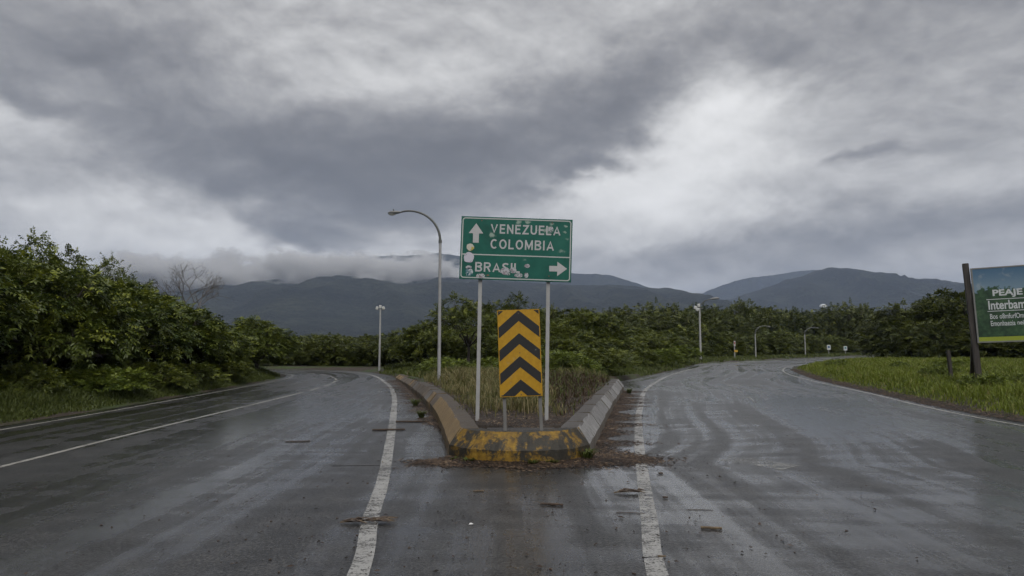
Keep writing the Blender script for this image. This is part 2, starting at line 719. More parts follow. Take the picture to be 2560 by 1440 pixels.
def ribbon(name, pts, w, m, z=0.004, n=8, dashes=None):
    c = catmull(pts, n) if len(pts) > 2 else np.linspace(pts[0], pts[1], 12)
    t = np.gradient(c, axis=0)
    t /= np.hypot(*t.T)[:, None]
    nn = np.stack([-t[:, 1], t[:, 0]], 1)
    rnd = np.random.RandomState(len(pts))
    ww = w * (1 + 0.02 * rnd.randn(len(c)))
    L, Rr = c + nn * ww[:, None] / 2, c - nn * ww[:, None] / 2
    V = np.empty((2 * len(c), 3))
    V[0::2, :2] = Rr
    V[1::2, :2] = L
    V[:, 2] = z
    i = np.arange(len(c) - 1)
    f = np.stack([2 * i, 2 * i + 2, 2 * i + 3, 2 * i + 1], 1)
    if dashes:
        s = np.concatenate([[0], np.cumsum(np.hypot(*np.diff(c, axis=0).T))])
        f = f[(s[:-1] % (dashes[0] + dashes[1])) < dashes[0]]
    me = mesh_np(name, V, f)
    if me.polygons[0].normal.z < 0:
        me.flip_normals()
    return kind(link(name, me, m), 'structure')


LIN = [(-0.9, 2.0), (-1.08, 4.93), (-1.31, 6.47), (-1.55, 8.37), (-2.09, 11.89), (-2.74, 15.95), (-3.82, 22.32), (-5.33, 29.4), (-7.91, 38.6), (-10.62, 43.3), (-14.97, 46.2), (-24, 47.4), (-44, 47.9)]
ribbon('edge_line', LIN, 0.15, M_line)
RIN = [(0.75, 2.0), (1.02, 4.93), (1.27, 6.47), (1.58, 8.37), (2.18, 11.89), (3.34, 18.0), (5.6, 27.92), (10.54, 43.12), (17.8, 59.93), (23.88, 70.3), (33.5, 82.5), (44.9, 97), (69.7, 128)]
ribbon('edge_line', RIN, 0.15, M_line)
ribbon('edge_line', [(-9.7, -10), (-9.75, 4), (-9.83, 13.3), (-10.02, 18.6), (-10.5, 26), (-11.09, 32.88), (-11.62, 36.33), (-13.15, 39.8), (-17, 41.9), (-26, 42.7), (-44, 43)], 0.09, M_line_thin)
ribbon('edge_line', [(9.9, -10), (9.95, 4), (10.33, 13.96), (11.1, 18.9), (12.15, 23.25), (13.5, 29.8), (15.2, 37.0), (16.9, 42.6), (19.3, 48.8), (23, 56.4), (30.4, 66.9), (40.5, 80.4)], 0.09, M_line_thin)
ribbon('centre_line', [(-6.3, -6), (-6.6, 3), (-6.81, 9.24), (-6.96, 12.31), (-7.12, 18.0), (-7.3, 24)], 0.10, M_line_thin)
ribbon('centre_line', [(-7.34, 25), (-7.7, 29), (-8.6, 33.6), (-10.3, 38), (-13, 42), (-17.5, 44.4), (-30, 45.4)], 0.10, M_line_thin, dashes=(1.6, 1.0), n=16)
ribbon('centre_line', [(6.9, 19.5), (7.83, 23.25), (9.6, 31), (11.76, 37.8), (15.11, 46.76), (19, 55.5)], 0.08, M_line_worn, dashes=(2.2, 0.6), n=16)
ribbon('worn_road_mark', [(3.0, 9.9), (3.3, 9.7), (3.7, 9.2)], 0.5, M_line_worn)

# ------------------------------------------------------------------ traffic island kerb
KL = catmull([(-0.90, 9.95), (-1.25, 12.42), (-1.9, 16.41), (-3.11, 22.32), (-4.52, 28.79), (-5.7, 33.6)], 40)
KR = catmull([(1.12, 10.0), (1.58, 12.42), (2.45, 16.91), (4.10, 25.2)], 50)
KF = catmull([(-0.90, 9.95), (-0.50, 9.54), (0.15, 9.40), (0.75, 9.55), (1.12, 10.0)], 10)


def concrete(name, cols, grime=(0.02, 0.018, 0.015), streak=0.5, dirty=0.5, topdirt=0.6):
    m = mat(name)
    P_ = tc('Object')
    a = noise(P_, 3.2, 6, 0.68)
    b = noise(vscale(P_, (9, 9, 2.2)), 1.0, 6, 0.7, 0.5)
    c = noise(P_, 40, 4, 0.65)
    col = ramp(a * 0.6 + c * 0.4 + (objrand() - 0.5) * 0.12, cols)
    g = sstep(b * 0.75 + a * 0.25, 0.62 - 0.22 * dirty, 0.80 - 0.22 * dirty) * streak
    col = mixc(g, col, grime)
    nz = sep(X(X.node('ShaderNodeNewGeometry').outputs['Normal']))[2]
    d2 = noise(P_, 2.2, 4, 0.65)
    col = mixc(sstep(nz + (d2 - 0.5) * 0.3, 0.88, 0.98) * 0.88, col, mixc(c, (0.024, 0.020, 0.017), (0.075, 0.064, 0.054)))
    col = mixc(sstep(nz + (d2 - 0.5) * 0.5, 0.30, 0.05) * topdirt, col, mixc(c, (0.05, 0.038, 0.022), (0.13, 0.095, 0.06)))
    return surface(m, col, 0.6, bump(c * 0.6 + b * 0.7, 0.6, 0.02), 0.4)


M_k_grey = concrete('kerb_grey', [(0.3, (0.06, 0.055, 0.05)), (0.5, (0.12, 0.11, 0.10)), (0.7, (0.2, 0.19, 0.175))], dirty=0.7)
M_k_white = concrete('kerb_white', [(0.3, (0.09, 0.086, 0.082)), (0.5, (0.19, 0.185, 0.18)), (0.7, (0.30, 0.295, 0.29))], grime=(0.045, 0.04, 0.036), streak=0.85, dirty=0.6)
M_k_tan = concrete('kerb_tan', [(0.3, (0.10, 0.065, 0.028)), (0.5, (0.185, 0.120, 0.048)), (0.7, (0.26, 0.18, 0.08))], grime=(0.05, 0.038, 0.022), streak=0.7, dirty=0.45)
M_k_brown = concrete('kerb_brown', [(0.3, (0.05, 0.04, 0.03)), (0.5, (0.10, 0.075, 0.05)), (0.7, (0.16, 0.12, 0.08))], dirty=0.7)
m = M_k_yellow = mat('kerb_peeling_yellow')
P_ = tc('Object')
a = noise(P_, 2.6, 6, 0.62, 0.4)
b = noise(P_, 9.0, 7, 0.75, 0.3)
yel = ramp(noise(P_, 14, 5, 0.7), [(0.3, (0.10, 0.056, 0.010)), (0.55, (0.23, 0.132, 0.012)), (0.8, (0.34, 0.22, 0.03))])
blk = ramp(b, [(0.3, (0.010, 0.009, 0.007)), (0.6, (0.03, 0.026, 0.018)), (0.85, (0.075, 0.06, 0.04))])
nz_ = sep(X(X.node('ShaderNodeNewGeometry').outputs['Normal']))[2]
surface(m, mixc(sstep(a * 0.58 + b * 0.42 + sstep(nz_, 0.8, 1.0) * 0.22, 0.452, 0.545), yel, blk), 0.6, bump(b + noise(P_, 40, 4, 0.6) * 0.5, 0.6, 0.02), 0.4)

island = empty('traffic_island', (0.1, 9.9, 0))
kind(island, 'structure')


def kerb_profile(s=1.0, top=0.42):
    return [(0.0, -0.03), (0.0, 0.19 * s), (0.16, (top - 0.025) * s), (0.185, top * s), (0.43, top * s - 0.005), (0.43, -0.03)]


def kerb_run(line, s0, s1, inward, top_scale, m, rnd, gap=0.02):
    """one kerb stone between arc lengths s0 and s1 of a polyline; inward = +1 / -1 side"""
    seg = np.hypot(*np.diff(line, axis=0).T)
    S = np.concatenate([[0], np.cumsum(seg)])
    k = max(2, int((s1 - s0) / 0.28) + 1)
    mb = MB()
    rings = []
    ss = np.linspace(s0 + gap, s1 - gap, k)
    off = rnd.uniform(-0.012, 0.012)
    dz = rnd.uniform(-0.008, 0.008)
    for q in ss:
        px, py = np.interp(q, S, line[:, 0]), np.interp(q, S, line[:, 1])
        ax, ay = np.interp(min(q + 0.1, S[-1]), S, line[:, 0]), np.interp(min(q + 0.1, S[-1]), S, line[:, 1])
        bx, by = np.interp(max(q - 0.1, 0), S, line[:, 0]), np.interp(max(q - 0.1, 0), S, line[:, 1])
        t = np.array([ax - bx, ay - by])
        t /= np.hypot(*t)
        n = np.array([t[1], -t[0]]) * inward
        prof = kerb_profile(top_scale(q) if callable(top_scale) else top_scale)
        ring = []
        for (o, z) in prof:
            j = 0.013 if 0.05 < o < 0.4 else 0.006
            ring.append((px + n[0] * (o + off + rnd.uniform(-j, j)), py + n[1] * (o + off + rnd.uniform(-j, j)), z + (dz + rnd.uniform(-j, j) if z > 0 else 0)))
        rings.append(ring)
    nv = len(rings[0])
    vs = [q for r in rings for q in r]
    fs = []
    for i in range(len(rings) - 1):
        for j in range(nv):
            a0 = i * nv + j
            b0 = i * nv + (j + 1) % nv
            fs.append((a0, b0, b0 + nv, a0 + nv))
    fs += [tuple(range(nv)), tuple(range((len(rings) - 1) * nv, len(rings) * nv))]
    c = Vector((0.1, 9.9, 0))
    mb.add([Vector(v) - c for v in vs], fs)
    return mb.build('kerb_stone', m, island)


rk = random.Random(5)
Ltot = np.hypot(*np.diff(KL, axis=0).T).sum()
Rtot = np.hypot(*np.diff(KR, axis=0).T).sum()
tl = lambda q: 1.0 - 0.42 * float(sm(10, 22, q))
s = 0.0
first = True
while s < Ltot - 0.4:
    ln = 6.4 if first else rk.uniform(0.85, 1.25)
    e = min(s + ln, Ltot)
    if first:
        m = M_k_tan
    else:
        m = rk.choice([M_k_brown, M_k_tan, M_k_brown, M_k_grey, M_k_brown])
    kerb_run(KL, s, e, +1, tl, m, rk)
    s = e
    first = False
s = 0.0
i = 0
while s < Rtot - 0.4:
    ln = [0.9, 1.5, 1.7][i] if i < 3 else rk.uniform(1.0, 1.6)
    e = min(s + ln, Rtot)
    m = M_k_tan if i == 99 else (M_k_white if i != 5 else M_k_grey)
    kerb_run(KR, s, e, -1, 1.0, m, rk)
    s = e
    i += 1

# rounded yellow nose, one cast block: outer profile swept round the front, top filled
mb = MB()
nf = len(KF)
cen = np.array([0.11, 10.6])
prof = kerb_profile(1.0)
rings = []
for i, pnt in enumerate(KF):
    t = KF[min(i + 1, nf - 1)] - KF[max(i - 1, 0)]
    t = t / np.hypot(*t)
    n = np.array([-t[1], t[0]])
    if i == 0:
        n = np.array([0.78, 0.62])
    if i == nf - 1:
        n = np.array([-0.78, 0.62])
    rings.append([(pnt[0] + n[0] * o + rk.uniform(-.006, .006), pnt[1] + n[1] * o + rk.uniform(-.006, .006), z + (rk.uniform(-.006, .006) if z > 0 else 0)) for o, z in prof])
nv = len(prof)
vs = [q for r in rings for q in r]
fs = []
for i in range(nf - 1):
    for j in range(nv):
        a0, b0 = i * nv + j, i * nv + (j + 1) % nv
        fs.append((a0, b0, b0 + nv, a0 + nv))
fs += [tuple(range(nv)), tuple(range((nf - 1) * nv, nf * nv))]
mb.add([Vector(v) - Vector((0.1, 9.9, 0)) for v in vs], fs)
nose = mb.build('kerb_nose', M_k_yellow, island)
nose['label'] = 'front kerb block with peeling yellow and black paint'
M_slab = concrete('wet_slab', [(0.3, (0.03, 0.03, 0.03)), (0.5, (0.055, 0.053, 0.05)), (0.7, (0.09, 0.085, 0.08))])
mb = MB()
mb.box((0.03, 0.04, 0.34), (1.0, 0.42, 0.15))
slab = mb.build('footing_slab', M_slab, island, bevel=0.01)

# ------------------------------------------------------------------ mountains
M_mtn = mat('forested_mountain')
P_ = tc('Object')
a = noise(P_, 0.006, 4, 0.6)
b = noise(P_, 0.045, 4, 0.75)
surface(M_mtn, ramp(a * 0.5 + b * 0.5, [(0.36, (0.006, 0.008, 0.007)), (0.5, (0.020, 0.024, 0.017)), (0.64, (0.052, 0.058, 0.038))]), 0.9, bump(b, 1.0, 30.0), spec=0.1)


def mountain(name, D, crest, depth, seed, rough=1.0):
    """ridge at distance D; crest = (tangent of azimuth, tangent of elevation) pairs along it"""
    cx = np.array([c[0] for c in crest])
    ch = np.array([c[1] for c in crest])
    nu, nv_ = 220, 46
    u = np.linspace(cx[0], cx[-1], nu)
    # smooth interpolation of the crest heights
    h = np.interp(u, cx, ch) * D
    ker = np.exp(-np.linspace(-2, 2, 9) ** 2)
    ker /= ker.sum()
    h = np.convolve(np.pad(h, 4, mode='edge'), ker, 'valid')
    V = []
    for j in range(nv_ + 1):
        s = j / nv_                       # 0 at the foot, 0.72 at the crest, 1 behind
        if s <= 0.72:
            q = s / 0.72
            yy = D - depth * (1 - q)
            k = q ** 1.35
        else:
            q = (s - 0.72) / 0.28
            yy = D + depth * 0.6 * q
            k = 1 - 0.6 * q
        for i in range(nu):
            xx = u[i] * D * (0.8 + 0.2 * yy / D)
            sp = Vector((xx * 0.0022 + seed, yy * 0.0016, seed * 1.7))
            rv = mnoise.fractal(sp, 1.0, 2.1, 5)
            rg = 1 - abs(mnoise.noise(Vector((xx * 0.0042 + seed * 3 + rv * 0.4, yy * 0.0012, 2.0)))) * 2
            fade = math.sin(math.pi * min(1, k)) if s <= 0.72 else 0.3
            z = h[i] * k * (1 + 0.12 * rv * rough * fade) + (rg * 0.20 * h[i] * fade) * rough
            z += mnoise.noise(Vector((xx * 0.02, yy * 0.02, seed))) * 5 + mnoise.noise(Vector((xx * 0.06, yy * 0.06, seed))) * 2.5
            if s == 0:
                z = -3
            V.append((xx, yy, z))
    ids = np.arange((nv_ + 1) * nu).reshape(nv_ + 1, nu)
    f = np.stack([ids[:-1, :-1].ravel(), ids[:-1, 1:].ravel(), ids[1:, 1:].ravel(), ids[1:, :-1].ravel()], 1)
    V = np.array(V)
    o = link(name, mesh_np(name, V, f, smooth=True), M_mtn)
    return kind(o, 'structure'), V.reshape(nv_ + 1, nu, 3)


def crest(*uv):
    return [((u - 1280) / 1707.0, (866 - v) / 1707.0) for u, v in uv]


mountain('mountain', 3000, crest((-900, 760), (-300, 735), (200, 730), (480, 728), (620, 700), (800, 690), (1000, 688), (1150, 692), (1300, 705), (1430, 713), (1500, 711), (1560, 711), (1640, 719), (1690, 719), (1740, 735), (1790, 757), (1870, 785), (1960, 815), (2100, 850)), 1500, 1.0)
mountain('mountain', 4700, crest((-200, 720), (400, 700), (640, 690), (740, 674), (800, 660), (860, 648), (960, 637), (1040, 636), (1095, 630), (1150, 638), (1250, 655), (1380, 676), (1450, 683), (1520, 684), (1590, 706), (1660, 730), (1800, 800)), 1300, 7.0, 0.6)
_, MV = mountain('mountain', 3600, crest((1640, 850), (1700, 800), (1760, 770), (1850, 741), (1950, 706), (2040, 680), (2100, 668), (2160, 672), (2230, 690), (2330, 699), (2410, 708), (2560, 722), (2800, 715), (3200, 760), (3600, 800)), 1500, 3.0)
mountain('mountain', 5600, crest((1500, 800), (1640, 770), (1740, 740), (1800, 715), (1860, 695), (1940, 686), (2010, 675), (2080, 672), (2200, 690), (2500, 720), (3000, 760)), 1500, 9.0, 0.6)

# white dome on the slope of the right-hand mountain
best = None
for j in range(MV.shape[0]):
    for i in range(MV.shape[1]):
        p = MV[j, i]
        e = abs(p[0] / p[1] - (2062 - 1280) / 1707 * 0.9964) + abs((p[2] - 1.6) / p[1] - (866 - 764) / 1707)
        if j < 33 and (best is None or e < best[0]):
            best = (e, p)
dp = best[1]
M_white = surface(mat('white_render'), (0.6, 0.6, 0.6), 0.6)
dome = empty('domed_building', (dp[0], dp[1], dp[2] - 5))
dome.scale = (0.72, 0.72, 0.72)
mb = MB()
mb.tube([(0, 0, 0), (0, 0, 9)], 22, 24)
mb.build('drum', M_white, dome, smooth=True)
mb = MB()
mb.tube([(0, 0, 8.9 + 15 * math.sin(t)) for t in np.linspace(0, 1.5, 8)], [21.5 * math.cos(t) for t in np.linspace(0, 1.5, 8)], 24)
mb.build('dome', M_white, dome, smooth=True)
tag(dome, 'small white domed building on the slope of the right-hand mountain', 'building')

# ------------------------------------------------------------------ cloud bank lying on the mountain, and the air
def volume_box(name, lo, hi, m):
    mb = MB()
    c = [(a + b) / 2 for a, b in zip(lo, hi)]
    mb.box((0, 0, 0), [b - a for a, b in zip(lo, hi)])
    return kind(mb.build(name, m, loc=c), 'stuff')


def cloud_mat(name, dens, size, seed, scale=0.004):
    m = mat(name)
    P_ = tc('Object')
    x, y, z = sep(P_)
    q = vadd(P_, (seed, seed * 2, seed))
    n = noise(vscale(q, (1, 1, 1.7)), scale, 5, 0.62)
    ex = sstep(xabs(x / (size[0] / 2)), 0.55, 1.0, 1.0, 0.0)
    ey = sstep(xabs(y / (size[1] / 2)), 0.5, 1.0, 1.0, 0.0)
    zt = z / (size[2] / 2)
    ez = sstep(zt, -1.0, -0.55) * sstep(zt, -0.1, 1.0, 1.0, 0.0)
    shape = ex * ey * ez
    den = sstep(n + (shape - 1) * 0.42, 0.375, 0.52) * dens
    pv = X.node('ShaderNodeVolumePrincipled')
    pv.inputs['Color'].default_value = (0.995, 0.995, 0.995, 1)
    pv.inputs['Anisotropy'].default_value = 0.35
    X.put(pv.inputs['Density'], den)
    o = X.node('ShaderNodeOutputMaterial')
    X.nt.links.new(pv.outputs[0], o.inputs['Volume'])
    m.cycles.volume_step_rate = 0.35
    return m


def cloud_at(u0, u1, v0, v1, D, depth, dens, seed, scale=0.004):
    x0, x1 = (u0 - 1280) / 1707 * D, (u1 - 1280) / 1707 * D
    z0, z1 = 1.6 + (866 - v1) / 1707 * D, 1.6 + (866 - v0) / 1707 * D
    size = (x1 - x0, depth, z1 - z0)
    m = cloud_mat('cloud_vapour', dens, size, seed, scale)
    return volume_box('cloud', (x0, D - depth / 2, z0), (x1, D + depth / 2, z1), m)


cloud_at(120, 1330, 598, 760, 3150, 1100, 0.03, 11.0, 0.0075)

M_haze = mat('air')
pv = X.node('ShaderNodeVolumePrincipled')
pv.inputs['Color'].default_value = (0.60, 0.73, 1.0, 1)
pv.inputs['Density'].default_value = 0.98e-4
pv.inputs['Anisotropy'].default_value = 0.0
o = X.node('ShaderNodeOutputMaterial')
X.nt.links.new(pv.outputs[0], o.inputs['Volume'])
volume_box('haze', (-9100, -3100, -8), (9100, 9100, 760), M_haze)

# ------------------------------------------------------------------ signs and lamps
def rough_metal(name, col, rough=0.5, metallic=0.0, rust=0.15, rustcol=(0.07, 0.03, 0.015)):
    m = mat(name)
    P_ = tc('Object')
    a = noise(P_, 5, 6, 0.65)
    b = noise(vscale(P_, (30, 30, 4)), 1.0, 4, 0.6)
    c = mixc(a, tuple(q * 0.6 for q in col), tuple(min(1, q * 1.25) for q in col))
    c = mixc(sstep(a * 0.5 + b * 0.5, 0.60, 0.70) * min(1, rust * 4), c, rustcol)
    return surface(m, c, rough, bump(b, 0.15, 0.004), 0.5, metallic)


M_post = rough_metal('galvanised_post', (0.36, 0.36, 0.355), 0.5, rust=0.16, rustcol=(0.16, 0.14, 0.12))
M_postdark = rough_metal('weathered_steel_post', (0.17, 0.165, 0.155), 0.55, rust=0.2)
M_lamp_pole = rough_metal('lamp_pole_paint', (0.33, 0.33, 0.33), 0.45, rust=0.12, rustcol=(0.12, 0.10, 0.085))
M_lamp_dark = rough_metal('lamp_arm_paint', (0.10, 0.105, 0.10), 0.5, rust=0.1)
M_lamp_head = rough_metal('lamp_housing', (0.17, 0.175, 0.17), 0.45, rust=0.05)
M_lens = surface(mat('lamp_lens'), (0.5, 0.5, 0.46), 0.2)
M_bolt = rough_metal('rusty_bolt', (0.12, 0.08, 0.05), 0.6, rust=0.3)


def spots_mask(u, v, spots, warp):
    f = None
    for (sx, sz, rx, rz, am) in spots:
        a = (u - sx) * (1.0 / rx)
        b = (v - sz) * (1.0 / rz)
        g = X.m('EXPONENT', -(a * a + b * b)) * am
        f = g if f is None else f + g
    return f


# big direction sign -------------------------------------------------------
SW, SH = 1.895, 1.075
SK = 0.000943
ST = math.atan2(75, 2005)


def sg(px, py):
    """layout units of the sign face (as measured) to metres on the face: x right, z up"""
    dx, dy = px - 1224, py - 742
    c, s = math.cos(ST), math.sin(ST)
    return ((dx * c + dy * s) * SK, -(-dx * s + dy * c) * SK)


m = M_green = mat('sign_green')
P_ = tc('Object')
px_, py_, pz_ = sep(P_)
wn = noise(P_, 9, 4, 0.6, color=True)
wa, wb, wc = sep(wn)
uu = px_ + (wa - 0.5) * 0.10
vv = pz_ + (wb - 0.5) * 0.10
pale = []
for (sx, sy, rx, ry, am) in [(780, 475, 42, 55, 1.0), (830, 500, 50, 25, .5), (2120, 322, 36, 24, 1.1), (2100, 437, 42, 20, .8), (2150, 552, 50, 30, .6),
                             (2040, 790, 85, 45, .62), (1370, 945, 75, 32, .45), (1270, 255, 42, 34, .95), (1432, 255, 44, 34, .9), (1490, 240, 30, 20, .4),
                             (1870, 278, 55, 34, .7), (1745, 405, 60, 42, .8), (1640, 385, 60, 14, .7), (1850, 385, 52, 60, .9), (1200, 780, 60, 30, .3), (900, 1220, 40, 30, .25), (1280, 340, 60, 60, .3)]:
    q = sg(sx, sy)
    pale.append((q[0], q[1], rx * SK * 1.05, ry * SK * 1.05, am))
sp = spots_mask(uu, vv, pale, None)
gr = noise(P_, 24, 5, 0.7)
pm = sstep(sp + (gr - 0.5) * 0.9, 0.25, 0.85)
green = ramp(noise(P_, 2.2, 5, 0.6), [(0.3, (0.003, 0.060, 0.043)), (0.5, (0.004, 0.095, 0.068)), (0.75, (0.012, 0.120, 0.086))])
dk = sstep(noise(P_, 6, 5, 0.7), 0.58, 0.75)
green = mixc(dk * 0.35, green, (0.012, 0.04, 0.03))
surface(m, mixc(pm * 0.85, green, (0.30, 0.38, 0.32)), 0.42, spec=0.4)
m = M_sign_white = mat('sign_reflective_white')
P_ = tc('Object')
g1 = noise(P_, 10, 6, 0.7)
g2 = noise(P_, 60, 3, 0.6)
surface(m, mixc(sstep(g1 * 0.7 + g2 * 0.3, 0.60, 0.72) * 0.6, mixc(g2, (0.36, 0.36, 0.36), (0.50, 0.50, 0.50)), (0.12, 0.17, 0.15)), 0.5)
m = M_sign_border = mat('sign_border_rusting')
P_ = tc('Object')
surface(m, mixc(sstep(noise(P_, 14, 4, 0.7), 0.64, 0.70), (0.42, 0.44, 0.42), (0.07, 0.045, 0.03)), 0.5)
M_sign_back = rough_metal('sign_back', (0.22, 0.22, 0.21), 0.5)

sign = empty('direction_sign', (0.0, 11.5, 0.36))
tag(sign, 'green road sign reading VENEZUELA COLOMBIA BRASIL on two pale posts', 'road sign')
for (x0, x1, zb) in ((-0.58, -0.545, -0.05), (0.575, 0.61, -0.05)):
    mb = MB()
    a = Vector((x0, 0.06, zb))
    b = Vector((x1 + 0.02 * (1 if x1 > 0 else 1), 0.06, 3.25))
    mb.beam(a, b, 0.062, 0.05)
    mb.build('post', M_post, sign, bevel=0.004)
panel = empty('x')
bpy.data.objects.remove(panel)
mb = MB()
mb.box((0, 0, 0), (SW, 0.02, SH))
panel = mb.build('panel', M_green, sign, loc=(0.07, 0.0, 2.885), rot=(0, R(1.95), 0), bevel=0.003)


def flat(poly, y0=-0.0105, t=0.0015):
    mb = MB()
    mb.prism(poly, y0 - t, y0)
    return mb


def text_obj(name, body, cx, cz, width, height, m, parent, y=-0.0105, bold=0.0, depth=0.0012, spacing=1.0):
    cu = bpy.data.curves.new(name, 'FONT')
    cu.body = body
    cu.align_x = 'CENTER'
    cu.size = 1.0
    cu.space_character = spacing
    cu.offset = bold
    cu.extrude = 0.001
    to = bpy.data.objects.new(name, cu)
    COL.objects.link(to)
    dg = bpy.context.evaluated_depsgraph_get()
    me = bpy.data.meshes.new_from_object(to.evaluated_get(dg))
    bpy.data.objects.remove(to)
    bpy.data.curves.remove(cu)
    n = len(me.vertices)
    co = np.empty(n * 3, np.float32)
    me.vertices.foreach_get('co', co)
    co = co.reshape(-1, 3)
    lo, hi = co.min(0), co.max(0)
    sx = width / (hi[0] - lo[0])
    sz = height / (hi[1] - lo[1])
    out = np.empty_like(co)
    out[:, 0] = (co[:, 0] - (lo[0] + hi[0]) / 2) * sx + cx
    out[:, 2] = (co[:, 1] - (lo[1] + hi[1]) / 2) * sz + cz
    out[:, 1] = y - depth * (co[:, 2] - lo[2]) / max(1e-6, hi[2] - lo[2])
    me.vertices.foreach_set('co', out.ravel())
    me.materials.clear()
    me.update()
    o = link(name, me, m, parent)
    return o


# border with rounded corners and divider
def round_rect(w, h, r, n=6):
    pts = []
    for (cx, cz, a0) in ((w / 2 - r, h / 2 - r, 0), (-w / 2 + r, h / 2 - r, 90), (-w / 2 + r, -h / 2 + r, 180), (w / 2 - r, -h / 2 + r, 270)):
        for k in range(n + 1):
            a = R(a0 + 90 * k / n)
            pts.append((cx + r * math.cos(a), cz + r * math.sin(a)))
    return pts


def frame_mesh(o_pts, i_pts, y0, y1):
    mb = MB()
    n = len(o_pts)
    vs = [(p[0], y0, p[1]) for p in o_pts] + [(p[0], y0, p[1]) for p in i_pts] + [(p[0], y1, p[1]) for p in o_pts] + [(p[0], y1, p[1]) for p in i_pts]
    fs = []
    for i in range(n):
        j = (i + 1) % n
        fs += [(i, j, n + j, n + i), (2 * n + i, 3 * n + i, 3 * n + j, 2 * n + j), (i, 2 * n + i, 2 * n + j, j), (n + i, n + j, 3 * n + j, 3 * n + i)]
    mb.add(vs, fs)
    return mb


frame_mesh(round_rect(SW - 0.04, SH - 0.04, 0.05), round_rect(SW - 0.075, SH - 0.075, 0.036), -0.012, -0.0098).build('border', M_sign_border, panel)
MB().box((0.0, -0.0109, sg(1224, 862)[1]), (SW - 0.076, 0.0022, 0.019)).build('divider', M_sign_border, panel)
# rim angle iron on the back edge, visible as the dark edge line
up = [(507, 268), (632, 456), (555, 454), (550, 624), (445, 620), (449, 450), (370, 446)]
flat([sg(*q) for q in up]).build('arrow', M_sign_white, panel)
rt = [(2137, 1103), (1958, 1232), (1960, 1150), (1817, 1146), (1819, 1046), (1964, 1050), (1966, 973)]
flat([sg(*q) for q in rt]).build('arrow', M_sign_white, panel)
def arc(cx, cz, rx, rz, a0, a1, n=9):
    return [(cx + rx * math.cos(R(a0 + (a1 - a0) * k / (n - 1))), cz + rz * math.sin(R(a0 + (a1 - a0) * k / (n - 1)))) for k in range(n)]


TH = 0.165
h_ = TH / 2
GLYPH = {   # stroke centre lines on a cap height of 1; width
    'V': (0.80, [[(h_, 1), (0.40, 0.03), (0.80 - h_, 1)]]),
    'E': (0.60, [[(0.60, 1 - h_), (h_, 1 - h_), (h_, h_), (0.60, h_)], [(h_, 0.52), (0.54, 0.52)]]),
    'N': (0.70, [[(h_, 0), (h_, 1)], [(h_, 0.93), (0.70 - h_, 0.07)], [(0.70 - h_, 0), (0.70 - h_, 1)]]),
    'Z': (0.68, [[(0.03, 1 - h_), (0.60, 1 - h_), (0.08, h_), (0.68, h_)]]),
    'U': (0.70, [[(h_, 1)] + arc(0.35, 0.35, 0.35 - h_, 0.35 - h_, 180, 360) + [(0.70 - h_, 1)]]),
    'L': (0.58, [[(h_, 1), (h_, h_), (0.58, h_)]]),
    'A': (0.82, [[(h_, 0), (0.41, 0.97), (0.82 - h_, 0)], [(0.20, 0.29), (0.62, 0.29)]]),
    'C': (0.74, [arc(0.40, 0.5, 0.40 - h_, 0.5 - h_, 48, 312, 15)]),
    'O': (0.80, [arc(0.40, 0.5, 0.40 - h_, 0.5 - h_, 0, 360, 21)]),
    'M': (0.86, [[(h_, 0), (h_, 1)], [(h_, 0.94), (0.43, 0.18), (0.86 - h_, 0.94)], [(0.86 - h_, 0), (0.86 - h_, 1)]]),
    'B': (0.70, [[(h_, 0), (h_, 1)], [(h_, 1 - h_), (0.40, 1 - h_)] + arc(0.40, 0.745, 0.21, 0.255 - h_, 90, -90, 7) + [(h_, 0.50)], [(0.40, 0.50)] + arc(0.40, 0.27, 0.23, 0.27 - h_ * .9, 90, -90, 7) + [(h_, h_)]]),
    'I': (0.17, [[(h_, 0), (h_, 1)]]),
    'R': (0.70, [[(h_, 0), (h_, 1)], [(h_, 1 - h_), (0.40, 1 - h_)] + arc(0.40, 0.72, 0.22, 0.28 - h_, 90, -90, 7) + [(h_, 0.47)], [(0.38, 0.47), (0.62, 0.0)]]),
    'S': (0.68, [arc(0.34, 0.735, 0.34 - h_, 0.265 - h_, 25, 270, 11)[:-1] + arc(0.34, 0.27, 0.34 - h_ * .9, 0.27 - h_, 90, -155, 11)]),
}


def ribbon_poly(mb, pts, th, y0, t, sx, sz, ox, oz):
    pts = [Vector((p[0], p[1])) for p in pts]
    closed = (pts[0] - pts[-1]).length < 1e-4
    n = len(pts)
    Lf, Rt = [], []
    for i in range(n):
        if closed:
            pa, pb = pts[(i - 1) % (n - 1)], pts[(i + 1) % (n - 1)]
        else:
            pa, pb = pts[max(i - 1, 0)], pts[min(i + 1, n - 1)]
        d1 = (pts[i] - pa).normalized() if (pts[i] - pa).length > 1e-6 else (pb - pts[i]).normalized()
        d2 = (pb - pts[i]).normalized() if (pb - pts[i]).length > 1e-6 else d1
        n1, n2 = Vector((-d1.y, d1.x)), Vector((-d2.y, d2.x))
        nn = (n1 + n2)
        nn = nn.normalized() if nn.length > 1e-4 else n1
        k = th / 2 / max(0.42, nn.dot(n1))
        Lf.append(pts[i] + nn * k)
        Rt.append(pts[i] - nn * k)
    for i in range(n - 1):
        q = [Rt[i], Rt[i + 1], Lf[i + 1], Lf[i]]
        q = [(ox + p.x * sx, y, oz + min(max(p.y, 0.0), 1.0) * sz) for y in (y0 - t, y0) for p in q]
        mb.add(q, [(0, 1, 2, 3), (0, 4, 5, 1), (2, 6, 7, 3), (7, 6, 5, 4), (1, 5, 6, 2), (3, 7, 4, 0)])


